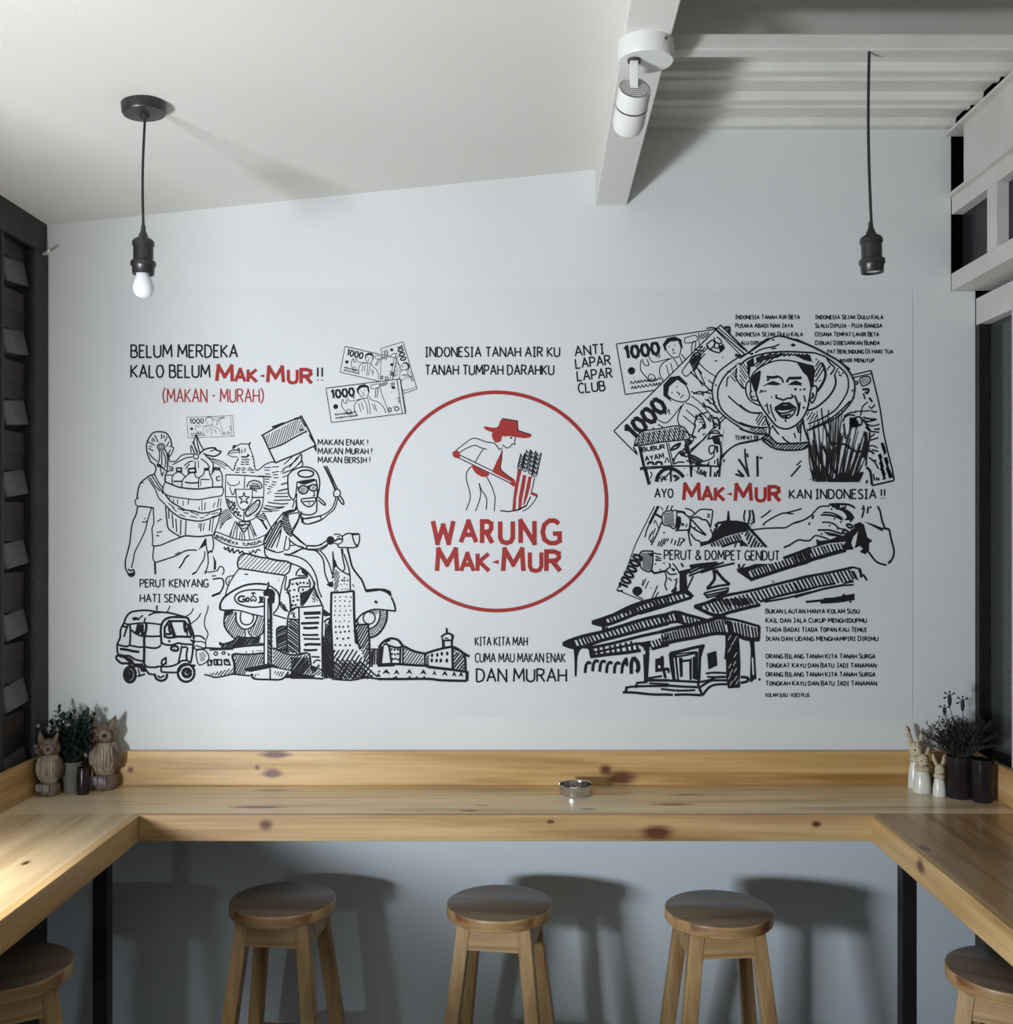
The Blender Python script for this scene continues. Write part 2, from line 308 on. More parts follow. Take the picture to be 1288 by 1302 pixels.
# ---------------------------------------------------------------- stools
def make_stool():
    t = thing('stool', '', 'stool')
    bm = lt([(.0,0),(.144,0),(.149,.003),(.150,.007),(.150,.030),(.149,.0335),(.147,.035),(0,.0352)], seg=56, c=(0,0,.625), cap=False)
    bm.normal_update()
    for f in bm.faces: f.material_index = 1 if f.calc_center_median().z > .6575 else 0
    obj('seat', bm, ['stool_rail_wood', 'stool_top_shaded'], t, smooth=True, label='round seat, its top painted darker for shade')
    top, bot = .083, .152
    for sx in (-1,1):
        for sy in (-1,1):
            bm = bmesh.new(); V = []
            for z, e in ((.6252, top), (0, bot)):
                for dx, dy in ((-1,-1),(1,-1),(1,1),(-1,1)): V.append(bm.verts.new((sx*e+dx*.019, sy*e+dy*.019, z)))
            for q in ((0,1,2,3),(4,5,6,7),(0,1,5,4),(1,2,6,5),(2,3,7,6),(3,0,4,7)): bm.faces.new([V[i] for i in q])
            bmesh.ops.bevel(bm, geom=list(bm.edges), offset=.002, segments=1, affect='EDGES')
            obj('leg', bm, 'stool_wood', t)
    e = lambda z: top+(bot-top)*(.625-z)/.625
    for z0, z1, nm in ((.560,.6245,'apron'),(.20,.235,'stretcher')):
        for s in (-1,1):
            for ax in (0,1):
                a0, a1 = e(z0), e(z1); bm = bmesh.new(); V = []
                for z, a in ((z0,a0),(z1,a1)):
                    for u, v in ((-a+.0192, s*(a+.0165)), (a-.0192, s*(a+.0165)), (a-.0192, s*(a-.006)), (-a+.0192, s*(a-.006))):
                        V.append(bm.verts.new((u, v, z) if ax == 0 else (v, u, z)))
                for q in ((0,1,2,3),(4,5,6,7),(0,1,5,4),(1,2,6,5),(2,3,7,6),(3,0,4,7)): bm.faces.new([V[i] for i in q])
                obj(nm, bm, 'stool_rail_wood', t)
    return t
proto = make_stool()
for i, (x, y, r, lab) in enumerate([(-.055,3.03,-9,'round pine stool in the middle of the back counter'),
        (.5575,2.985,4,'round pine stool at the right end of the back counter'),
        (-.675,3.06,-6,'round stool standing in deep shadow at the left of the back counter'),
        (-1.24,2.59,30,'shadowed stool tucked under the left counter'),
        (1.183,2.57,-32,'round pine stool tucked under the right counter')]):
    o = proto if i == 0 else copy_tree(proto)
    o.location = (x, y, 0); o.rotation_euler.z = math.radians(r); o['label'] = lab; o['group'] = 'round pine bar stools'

# ---------------------------------------------------------------- pendants and spotlight
def cable(a, b, bow=.0, r=.0032):
    a, b = Vector(a), Vector(b); return tb([a.lerp(b, i/10)+Vector((bow*math.sin(math.pi*i/10), 0, 0)) for i in range(11)], r, 8)
def socket(t, z, tilt=0):
    bm = lt([(.0,.118),(.005,.118),(.006,.105),(.0125,.090),(.014,.088),(.022,.084),(.026,.078),(.026,.070),(.0235,.067),(.0235,.034),(.029,.031),(.030,.022),(.0265,.018),(.0255,0),(.0215,0),(.0215,.012),(0,.012)], seg=28, c=(0,0,z), cap=False)
    o = obj('socket', bm, 'bakelite', t, smooth=True); o.rotation_euler.y = 0; return o
xp, yp = -.906, 2.579; zc = CZ(xp)
t = thing('pendant_lamp', 'black bulb-holder pendant with a white bulb hanging at the left', 'lamp', (xp, yp, zc))
sl = Matrix.Rotation(-math.atan(.1016), 4, 'Y')
bm = lt([(0,.0),(.052,.0),(.052,-.020),(.049,-.025),(.012,-.027),(.009,-.038),(0,-.038)], seg=40, cap=False); bmesh.ops.transform(bm, matrix=sl, verts=bm.verts); obj('canopy', bm, 'bakelite', t, smooth=True)
zb = EYE+(671-349)/F_PX*yp - zc
obj('cord', cable((0.004,0,-.036), (0,0,zb+.116), -.0035), 'cord_black', t, smooth=True)
socket(t, zb)
bl = obj('bulb', lt([(0,.014),(.0165,.012),(.0175,-.006),(.0215,-.016),(.0245,-.026),(.0250,-.034),(.0225,-.045),(.016,-.053),(.008,-.0565),(0,-.0575)], seg=28, c=(0,0,zb), cap=False), ['bulb_glass'], t, smooth=True, label='small white globe bulb')
xp, yp = .757+.002, 2.31
t = thing('pendant_lamp', 'black bulb-holder pendant without a bulb hanging from the right crossbar', 'lamp', (xp, yp, 2.748))
zb = EYE+(671-347)/F_PX*yp-2.748
obj('cord', cable((-.003,.0,-.0005), (0.002,0,zb+.104), -.004), 'cord_black', t, smooth=True)
s = socket(t, 0); s.location = (.004, 0, zb); s.rotation_euler = (0, math.radians(-2), 0); s.scale = (.93,.93,.93)
s.location.z = zb
o = obj('lamp_contact', lt([(0,.008),(.019,.008),(.019,.0105),(0,.0105)], seg=24, cap=False), 'socket_inner', t, loc=(.004,0,zb-.003), label='white inner disc')
# spotlight
cx, cy = .268, 2.262
t = thing('spotlight', 'white ceiling spotlight on a round base under the beam', 'spotlight', (cx, cy, 2.745))
bm = lt([(0,0),(.060,0),(.060,-.036),(.057,-.040),(0,-.040)], seg=44, cap=False); obj('base', bm, 'lamp_white', t, smooth=True)
obj('screw', lt([(0,0),(.003,0),(.003,.004),(0,.004)], seg=10, mat4=Matrix.Translation((.036,-.0475,-.012)) @ Matrix.Rotation(math.radians(90),4,'X'), cap=False), 'lamp_slot', t)
obj('collar', lt([(0,-.0402),(.014,-.0402),(.014,-.046),(0,-.046)], seg=20, c=(-.026,-.012,0), cap=False), 'lamp_slot', t)
obj('stem', bx(-.035,-.018,-.021,-.005,-.104,-.042,bev=.0015), 'lamp_white', t)
ax = Vector((-.075*1.0, math.cos(math.radians(32)), -math.sin(math.radians(32)))).normalized()
q = ax.to_track_quat('Z', 'X').to_matrix().to_4x4(); m4 = Matrix.Translation((-.025,-.020,-.104)) @ q
bm = lt([(0,.0),(.028,.0),(.028,.004),(.0335,.004),(.0335,-.001),(.0345,.002),(.0345,.040),(.033,.041),(.033,.043),(.0345,.044),(.0345,.085),(.030,.100),(.024,.104)], seg=40, mat4=m4, cap=False); obj('lamp_head', bm, 'lamp_white', t, smooth=True)
obj('head_ring', lt([(.0338,.0405),(.0348,.0405),(.0348,.0435),(.0338,.0435)], seg=40, mat4=m4, cap=False), 'lamp_slot', t, label='dark seam ring')
obj('grille', lt([(0,-.0008),(.0275,-.0008),(.0275,.001),(0,.001)], seg=36, mat4=m4, cap=False), 'lamp_slot', t, label='dark finned rear grille')
bm = bmesh.new()
for i in range(-6,7):
    h = math.sqrt(max(.0001, .0272**2-(i*.0042)**2)); vs = box(bm, i*.0042-.0007, i*.0042+.0007, -h, h, -.0016, -.0005)
bmesh.ops.transform(bm, matrix=m4, verts=bm.verts); obj('cooling_fin', bm, 'lamp_white', t)
obj('lens', lt([(0,.1045),(.0235,.1045),(.0235,.106),(0,.106)], seg=30, mat4=m4, cap=False), 'lamp_amber', t)

# ---------------------------------------------------------------- ashtray
t = thing('ashtray', 'shiny round steel ashtray standing alone on the back counter', 'ashtray', (.173, 3.272, TOP+.0005))
obj('dish', lt([(0,0),(.046,0),(.049,.003),(.0505,.028),(.0515,.030),(.0505,.032),(.0485,.030),(.046,.005),(0,.004)], seg=40, cap=False), 'steel', t, smooth=True)
for i in range(3):
    bm = bx(.044, .054, -.006, .006, .0290, .0335, bev=.001); bmesh.ops.rotate(bm, cent=(0,0,0), matrix=Matrix.Rotation(.6+i*2.1,3,'Z'), verts=bm.verts)
    obj('cigarette_rest', bm, 'steel', t)

# ---------------------------------------------------------------- owls
def owl(loc, H, rz, label):
    t = thing('owl_figurine', label, 'figurine', loc, rz)
    s = H/.22
    def sc(bm): bmesh.ops.scale(bm, vec=(s,s,s), verts=bm.verts); return bm
    bm = bmesh.new()
    lathe(bm, [(0,.044),(.026,.044),(.037,.062),(.041,.085),(.040,.108),(.035,.128),(.030,.140),(0,.142)], 28, cap=False, sy=.9)
    for k in range(10):                       # carved feather ridges down the breast
        a = -2.6+k*.23; x, y = .0405*math.cos(a), .0375*math.sin(a)
        tube(bm, [(x*.80,y*.80,.056),(x,y,.078),(x*1.0,y*1.0,.105),(x*.86,y*.86,.130)], [.0025,.0034,.0034,.0025], 6)
    obj('body', sc(bm), 'owl_pale', t, smooth=True, label='ribbed pale brown breast')
    bm = bmesh.new(); ball(bm, (0,0,.163), .041, (1,.82,.80), 3)
    for sx in (-1,1): tube(bm, [(sx*.022,-.01,.178),(sx*.030,-.008,.196),(sx*.035,-.004,.211),(sx*.037,-.002,.220)], [.013,.010,.005,.0008], 10)
    hd = obj('head', sc(bm), 'owl_clay', t, smooth=True, label='carved head with pointed ears')
    for sx in (-1,1):
        m4 = Matrix.Translation((sx*.019,-.031,.163)) @ Matrix.Rotation(sx*.30,4,'Z') @ Matrix.Rotation(math.radians(80),4,'X')
        bm = lt([(0,.002),(.008,.002),(.0165,.0035),(.0195,.001),(.0200,-.004),(0,-.004)], seg=24, mat4=m4, cap=False); obj('eye_disc', sc(bm), 'owl_clay', t, smooth=True)
        bm = lt([(0,.0065),(.0035,.0055),(.0058,.003),(0,.002)], seg=16, mat4=m4, cap=False); obj('eye', sc(bm), 'owl_dark', t, smooth=True, label='dark round eye')
        bm = bmesh.new(); ball(bm, (sx*.034,.002,.092), .036, (.42,.72,1.05), 2); obj('wing', sc(bm), 'owl_clay', t, smooth=True)
    obj('beak', sc(tb([(0,-.036,.160),(0,-.043,.150),(0,-.040,.141)], [.006,.0045,.0008], 8)), 'owl_dark', t, smooth=True)
    bm = bmesh.new(); lathe(bm, [(0,0),(.030,0),(.037,.012),(.037,.030),(.030,.043),(.02,.050),(0,.051)], 28, cap=False); obj('plinth', sc(bm), 'owl_clay', t, smooth=True)
    bm = bmesh.new()
    for sx in (-1,1):
        for k in (-1,0,1): ball(bm, (sx*.014+k*.0075,-.036,.030), .0075, (.7,.8,2.0), 2)
    obj('talons', sc(bm), 'owl_ball', t, smooth=True, label='pale grey clawed feet')
    return t
owl((-1.432, 3.262, TOP+.0005), .195, math.radians(-14), 'smaller brown owl figurine nearest the left wall')
owl((-1.293, 3.338, TOP+.0005), .232, math.radians(-10), 'taller pale-breasted owl figurine against the left end of the splash board')

# ---------------------------------------------------------------- rabbits
def rabbit(loc, H, r, rz, label, ear_l, ear_r, dark_tip=False):
    t = thing('rabbit_figurine', label, 'figurine', loc, rz)
    zn = H*.60
    obj('robe', lt([(0,0),(r*.98,0),(r,.004),(r*.96,zn*.4),(r*.80,zn*.75),(r*.58,zn),(0,zn+.002)], seg=12, cap=False, sy=.85), 'rabbit_white', t, smooth=True, label='glazed white faceted robe')
    bm = bmesh.new(); lathe(bm, [(0,-.006),(r*.66,-.006),(r*.84,-.001),(r*.84,.006),(r*.60,.012),(0,.012)], 20, c=(0,0,zn), cap=False); obj('collar', bm, 'rabbit_tan', t, smooth=True)
    hz = zn+(H-zn)*.52; hr = (H-zn)*.46
    bm = bmesh.new(); ball(bm, (0,-.002,hz), hr, (.84,.86,1.0), 3); ball(bm, (0,-hr*.66,hz-hr*.35), hr*.5, (1.1,.8,.75), 2); obj('head', bm, 'rabbit_tan', t, smooth=True)
    for sx in (-1,1): bm = bmesh.new(); ball(bm, (sx*hr*.42,-hr*.72,hz+hr*.12), hr*.14, sub=2); obj('eye', bm, 'rabbit_dark', t, smooth=True)
    obj('muzzle_mark', tb([(-hr*.4,-hr*1.0,hz-hr*.42),(0,-hr*1.12,hz-hr*.5),(hr*.4,-hr*1.0,hz-hr*.42)], .0013, 6), 'rabbit_dark', t)
    for sx, (ex, ez) in ((-1, ear_l), (1, ear_r)):
        b = Vector((sx*hr*.40, 0, hz+hr*.6)); e = Vector((ex, .004, ez)); m_ = b.lerp(e,.5)+Vector((sx*.002,-.002,.0))
        bm = tb([b, b.lerp(m_,.6), m_, m_.lerp(e,.7), e], [hr*.22, hr*.30, hr*.32, hr*.22, hr*.06], 10)
        for v in bm.verts: v.co.y *= .6
        obj('ear', bm, 'rabbit_tan' if not (dark_tip and sx < 0) else 'rabbit_tan', t, smooth=True)
    if dark_tip:
        e = Vector((ear_l[0], .003, ear_l[1])); bm = tb([e+Vector((.0085,-.001,-.017)), e+Vector((.004,0,-.006)), e+Vector((-.001,0,.001))], [hr*.2,hr*.18,hr*.05], 8); obj('ear_tip', bm, 'rabbit_dark', t, smooth=True)
def wx(px, Y): return (px-PX0)/F_PX*Y
def wz(py, Y): return EYE-(py-PY0)/F_PX*Y
Y_ = 3.355; xt = wx(1164,Y_)
rabbit((xt, Y_, TOP+.0005), .146, .024, .1, 'tallest white rabbit figurine with long ears, at the back', (wx(1152.6,Y_)-xt, wz(923.5,Y_)-TOP), (wx(1175,Y_)-xt, wz(926,Y_)-TOP), True)
Y_ = 3.295; xt = wx(1173,Y_)
rabbit((xt, Y_, TOP+.0005), .120, .029, .05, 'stout white rabbit figurine standing in front of the tallest one', (wx(1168.7,Y_)-xt-.004, wz(943,Y_)-TOP), (wx(1182,Y_)-xt, wz(950,Y_)-TOP))
Y_ = 3.25; xt = wx(1194.5,Y_)
rabbit((xt, Y_, TOP+.0005), .098, .0205, 0, 'smallest white rabbit figurine beside the dark plant pot', (wx(1186.3,Y_)-xt, wz(959,Y_)-TOP), (wx(1201,Y_)-xt, wz(960,Y_)-TOP))

# ---------------------------------------------------------------- plants
def leaf(bm, p, d, L, w, up=Vector((0,0,1)), bend=.2):
    d = d.normalized(); s = d.cross(up); s = s.normalized() if s.length > .01 else Vector((1,0,0)); n = s.cross(d)
    A = bm.verts.new(p); B = bm.verts.new(p+d*L*.5+s*w/2+n*.001); Cc = bm.verts.new(p+d*L-Vector((0,0,bend*L))); D = bm.verts.new(p+d*L*.5-s*w/2+n*.001); E = bm.verts.new(p+d*L*.5-n*w*.12)
    bm.faces.new((A,B,E)); bm.faces.new((B,Cc,E)); bm.faces.new((Cc,D,E)); bm.faces.new((D,A,E))
R = random.Random(3)
def potted(loc, label, pot, potm, foliage, mfol, n_stems, spread, h, leafL, leafW, zb=0, cat='plant', lim=None, per=12):
    t = thing('potted_plant', label, cat, loc)
    obj('pot', lt(pot, seg=36, cap=False), potm, t, smooth=True)
    rr = pot[-3][0]; zt = pot[-3][1]
    obj('soil', lt([(0,zt-.012),(rr*.93,zt-.012),(rr*.93,zt-.008),(0,zt-.006)], seg=24, cap=False), 'soil', t)
    bm = bmesh.new(); bs = bmesh.new()
    for i in range(n_stems):
        a = R.uniform(0,2*math.pi); rad = R.uniform(.1,1)*spread; hh = h*R.uniform(.35,1)*(1-.35*(rad/spread)**2)
        b = Vector((R.uniform(-1,1)*rr*.5, R.uniform(-1,1)*rr*.5, zt-.01)); e = Vector((math.cos(a)*rad, math.sin(a)*rad*.7, zt+hh))
        if lim:
            e.x = max(lim[0], min(lim[1], e.x)); e.y = max(lim[2], min(lim[3], e.y))
        m_ = b.lerp(e,.5)+Vector((0,0,hh*.12)); P = [b, m_, e]; tube(bs, P, [.0014,.0011,.0007], 5)
        for k in range(per):
            u = .25+.75*k/per; p = b.lerp(m_, u*2) if u < .5 else m_.lerp(e, u*2-1)
            d = Vector((R.uniform(-1,1), R.uniform(-1,1), R.uniform(-.1,1.2)))
            if lim and not (lim[2] < p.y+d.normalized().y*leafL < lim[3]): d.y = -abs(d.y)
            if lim and not (lim[0] < p.x+d.normalized().x*leafL < lim[1]): d.x = -d.x
            leaf(bm, p, d, leafL*R.uniform(.6,1.2), leafW)
    o = obj('foliage', bm, mfol, t); o['kind'] = 'stuff'
    o = obj('stems', bs, mfol, t); o['kind'] = 'stuff'
    return t
x0 = wx(91,3.30)
t = potted((x0, 3.305, TOP+.0005), 'bushy dark-leaved plant in a pale green pot between the two owls', [(0,0),(.022,0),(.024,.004),(.030,.088),(.032,.094),(.029,.094),(.027,.075),(0,.074)], 'pot_pale', None, 'foliage_dark', 85, .15, .165, .027, .013, lim=(-.112,.072,-.035,.082), per=18)
zt = .09
for i in range(11):
    bm = bmesh.new(); p = Vector((R.uniform(-.09,.06), R.uniform(-.055,-.03), zt+R.uniform(-.0,.13)))
    for k in range(5):
        a = k*1.257; leaf(bm, p, Vector((math.cos(a), -.5, math.sin(a))), .008, .005)
    obj('blossom', bm, 'blossom', t)
x0 = wx(109,3.30)
t = thing('jar', 'small dark jar shape filling the gap beside the taller owl', 'jar', (x0+.004, 3.24+.0, TOP+.0005))  # dark form filling the gap between pot and owl
t.location = (wx(106,3.275), 3.272, TOP+.0005)
obj('body', lt([(0,0),(.017,0),(.0185,.004),(.0185,.060),(.016,.068),(.016,.078),(.0145,.078),(.0145,.02),(0,.02)], seg=24, cap=False), 'pot_dark', t, smooth=True)
obj('rim', lt([(.0145,.0775),(.0175,.0775),(.0175,.082),(.0145,.082),(.0145,.0775)], seg=24, cap=False), 'pot_dark', t, smooth=True)
Yp = 3.238; x0 = wx(1220.5,Yp)
t = potted((x0, Yp, TOP+.0005), 'grey-green lavender plant in a glossy black pot at the right corner', [(0,0),(.038,0),(.041,.004),(.041,.112),(.042,.118),(.042,.124),(.0385,.124),(.0385,.06),(0,.06)], 'pot_dark', None, 'foliage_grey', 170, .135, .125, .016, .0045, lim=(-.125,.10,-.06,.135), per=20)
for px, py in ((1207.5,880.5),(1224,887),(1201,898)):
    Yf = Yp+.03; e = Vector((wx(px,Yf)-x0, .03, wz(py,Yf)-TOP)); b = Vector((e.x*.4, .0, .11))
    L = .042 if py < 897 else .028
    st = obj('flower_stem', tb([b, b.lerp(e,.5)+Vector((.003,0,0)), e-Vector((0,0,L))], .0012, 6), 'foliage_grey', t)
    bm = bmesh.new(); base = e-Vector((0,0,L))
    lathe(bm, [(0,0),(.0035,.001),(.0055,.010),(.0062,L*.45),(.005,L*.7),(.002,L*.85),(0,L*.86)], 10, c=base, cap=False)
    for k, (dx, dz) in enumerate(((-.015,.0),(0,.004),(.015,-.002),(-.018,-.018))):
        if py > 897 and k == 3: continue
        c_ = base+Vector((0,0,L*.75)); tip = e+Vector((dx,0,dz)); tube(bm, [c_, c_.lerp(tip,.6), tip], [.0012,.0014,.0040], 6)
    obj('flower_head', bm, 'dried_head', t, smooth=True)
Yp = 3.185; x0 = wx(1249,Yp)
t = thing('tumbler', 'glossy black tumbler standing right of the lavender pot', 'vessel', (x0, Yp, TOP+.0005))
obj('body', lt([(0,0),(.027,0),(.030,.004),(.032,.10),(.0325,.122),(.030,.122),(.0285,.1),(.027,.05),(0,.05)], seg=32, cap=False), 'pot_dark', t, smooth=True)
obj('rim', lt([(.0298,.1218),(.0328,.1218),(.0335,.1240),(.0322,.1265),(.0300,.1255),(.0298,.1218)], seg=32, cap=False), 'pot_dark', t, smooth=True)
# ---------------------------------------------------------------- the printed wall graphic
def P2W(px, py): return ((px-PX0)/SC, EYE+(PY0-py)/SC)
TW = 1.12
MURAL_Y = WALL_Y-0.0015
mural = thing('wall_graphic', 'large black and red line-drawn graphic filling the pale back wall above the counter', 'mural', (0, MURAL_Y, 1.7))
def mural_part(name, verts, faces, midx, label=None):
    me = bpy.data.meshes.new(name); me.from_pydata(verts, [], faces)
    for m in (M['ink'], M['red_ink'], M['mural_sheet']): me.materials.append(m)
    me.polygons.foreach_set('material_index', midx)
    o = bpy.data.objects.new(name, me); COL.objects.link(o); o.parent = mural
    o.location = (0, 0, -1.7)
    if label: o['label'] = label
    return o
class Ink:
    """flat print: strokes and fills given in the photograph's frame on the plane of the wall"""
    def __init__(s, name, label=None, layer=1):
        s.name, s.label, s.layer = name, label, layer; s.v=[]; s.f=[]; s.m=[]
        s.ox=s.oy=0; s.k=1.0; s.w=1.5; s.col=0; s.n=0
    def at(s, ox, oy, k=9.2): s.ox, s.oy, s.k = ox, oy, k; return s
    def _add(s, pts, faces, mi, lift=0):
        b = len(s.v)
        y = -(0.0007*s.layer + 2.6e-6*s.n)
        for (px, py) in pts:
            X, Z = P2W(px, py); s.v.append((X, y, Z))
        for f in faces:                          # every face looks into the room
            ar = 0
            for i in range(len(f)):
                (x0, y0), (x1, y1) = pts[f[i]], pts[f[(i+1) % len(f)]]; ar += x0*y1-x1*y0
            g = [b+i for i in f]; s.f.append(g[::-1] if ar > 0 else g); s.m.append(mi)
    def ribbon(s, pts, w, mi, bump=True):
        q = [pts[0]]
        for a in pts[1:]:
            if math.hypot(a[0]-q[-1][0], a[1]-q[-1][1]) > .02: q.append(a)
        if len(q) < 2: return
        runs = [[q[0]]]; ext = []
        for i in range(1, len(q)-1):
            runs[-1].append(q[i])
            a0 = math.atan2(q[i][1]-q[i-1][1], q[i][0]-q[i-1][0]); a1 = math.atan2(q[i+1][1]-q[i][1], q[i+1][0]-q[i][0])
            t = abs((a1-a0+math.pi) % (2*math.pi)-math.pi)
            if t > .85: runs.append([q[i]])
        runs[-1].append(q[-1])
        for k, r in enumerate(runs):
            if bump: s.n += 1
            r = list(r)
            def stretch(a, b, e):
                L = math.hypot(a[0]-b[0], a[1]-b[1]); return (a[0]+(a[0]-b[0])/L*e, a[1]+(a[1]-b[1])/L*e)
            if k > 0: r[0] = stretch(r[0], r[1], w*.42)
            if k < len(runs)-1: r[-1] = stretch(r[-1], r[-2], w*.42)
            n = len(r); Lf = []; Rt = []
            for i in range(n):
                d0 = (r[i][0]-r[i-1][0], r[i][1]-r[i-1][1]) if i else (r[1][0]-r[0][0], r[1][1]-r[0][1])
                d1 = (r[i+1][0]-r[i][0], r[i+1][1]-r[i][1]) if i < n-1 else d0
                l0 = math.hypot(*d0); l1 = math.hypot(*d1); n0 = (-d0[1]/l0, d0[0]/l0); n1 = (-d1[1]/l1, d1[0]/l1)
                mx, my = n0[0]+n1[0], n0[1]+n1[1]; m2 = mx*mx+my*my
                f = w/m2 if m2 > .6 else w/2
                Lf.append((r[i][0]+mx*f, r[i][1]+my*f)); Rt.append((r[i][0]-mx*f, r[i][1]-my*f))
            s._add(Lf+Rt, [(i, i+1, n+i+1, n+i) for i in range(n-1)], mi)
    def disc(s, cx, cy, rx, ry, mi, n=10):
        s.n += 1
        s._add([(cx+rx*math.cos(2*math.pi*i/n), cy+ry*math.sin(2*math.pi*i/n)) for i in range(n)], [tuple(range(n))], mi)
    def fill(s, pts, mi, lift=0):
        s.n += 1
        tri = tessellate_polygon([[Vector((x, y, 0)) for x, y in pts]])
        s._add(pts, [tuple(t) for t in tri], mi, lift)
    def hatch(s, poly, ang, sp, w, mi, jit=0.15):
        s.n += 1; a = math.radians(ang); d = (math.cos(a), -math.sin(a)); nrm = (-d[1], d[0])
        ks = [x*nrm[0]+y*nrm[1] for x, y in poly]; t = min(ks)+sp*.5
        R = random.Random(int(abs(sum(ks))*10))
        while t < max(ks):
            xs = []
            for i in range(len(poly)):
                a0, b0 = poly[i], poly[(i+1) % len(poly)]; ka, kb = ks[i], ks[(i+1) % len(poly)]
                if (ka-t)*(kb-t) < 0:
                    u = (t-ka)/(kb-ka); x = a0[0]+u*(b0[0]-a0[0]); y = a0[1]+u*(b0[1]-a0[1])
                    xs.append((x*d[0]+y*d[1], x, y))
            xs.sort()
            for i in range(0, len(xs)-1, 2):
                j = lambda: R.uniform(-.5,.5)*jit*sp
                s.ribbon([(xs[i][1]+j(), xs[i][2]+j()), (xs[i+1][1]+j(), xs[i+1][2]+j())], w, mi, False)
            t += sp*(1+R.uniform(-jit, jit))
    def smooth(s, p, closed):
        if len(p) < 3: return p
        q = []; n = len(p); rng = range(n if closed else n-1)
        for i in rng:
            if closed: a,b,c,d = p[(i-1)%n], p[i], p[(i+1)%n], p[(i+2)%n]
            else: a,b,c,d = p[max(i-1,0)], p[i], p[i+1], p[min(i+2,n-1)]
            for k in range(3):
                t = k/3.0
                q.append(tuple(0.5*((2*b[j])+(-a[j]+c[j])*t+(2*a[j]-5*b[j]+4*c[j]-d[j])*t*t+(-a[j]+3*b[j]-3*c[j]+d[j])*t**3) for j in (0,1)))
        q.append(p[0] if closed else p[-1])
        return q
    def d(s, text):
        for line in text.strip().splitlines():
            line = line.strip()
            if not line: continue
            pts=[]; fl={}; 
            for tk in line.split():
                if ',' in tk: a,b = tk.split(','); pts.append((float(a), float(b)))
                elif tk[0]=='w': fl['w']=float(tk[1:])
                elif tk[0]=='h': a,b = tk[1:].split('/'); fl['h']=(float(a), float(b))
                else: fl[tk]=1
            w = fl.get('w', s.w); mi = 1 if 'r' in fl else s.col
            T = lambda q: (s.ox+q[0]/s.k, s.oy+q[1]/s.k)
            if 'o' in fl or 'fo' in fl:
                for i in range(0, len(pts), 2):
                    cx, cy = T(pts[i]); rx, ry = pts[i+1][0]/s.k, pts[i+1][1]/s.k
                    if 'fo' in fl: s.disc(cx, cy, rx, ry, mi, 12)
                    else:
                        n=18; s.ribbon([(cx+rx*math.cos(2*math.pi*k/n), cy+ry*math.sin(2*math.pi*k/n)) for k in range(n+1)], w, mi)
            elif 'd' in fl:
                for q in pts: x,y = T(q); s.disc(x, y, w/2, w/2, mi, 7)
            else:
                q = [T(a) for a in pts]
                if 'h' in fl: s.hatch(q, fl['h'][0], fl['h'][1], w, mi)
                elif 'f' in fl: s.fill(q, mi)
                elif 'p' in fl: s.fill(q, 2, -1)
                else:
                    if 'c' in fl: q = s.smooth(q, True) if 'l' not in fl else q+[q[0]]
                    elif 'l' not in fl: q = s.smooth(q, False)
                    s.ribbon(q, w, mi)
        return s
    def text(s, txt, x0, y0, x1, h, w=1.4, y1=None, small=.82, col=0, gap=.16):
        """hand-lettered capitals on a base line (x0,y0)-(x1,y1)"""
        if y1 is None: y1 = y0
        adv = 0; lay = []
        for ch in txt:
            if ch == ' ': adv += .3; continue
            sc = small if ch.islower() else 1.0
            g = GLYPH[ch.upper()]; lay.append((g, adv, sc)); adv += g[0]*sc+gap
        adv -= gap
        L = math.hypot(x1-x0, y1-y0); ux, uy = (x1-x0)/L, (y1-y0)/L; kx = L/adv
        for g, a, sc in lay:
            for st in g[1]:
                q = []
                for gx, gy in st:
                    u = (a+gx*sc)*kx; v = gy*sc*h
                    q.append((x0+ux*u+uy*v, y0+uy*u-ux*v))
                s.ribbon(q, w*TW, col)
        return s
    def done(s): return mural_part(s.name, s.v, s.f, s.m, s.label)
def _g(w, *st): return (w, [[tuple(map(float, p.split(','))) for p in t.split()] for t in st])
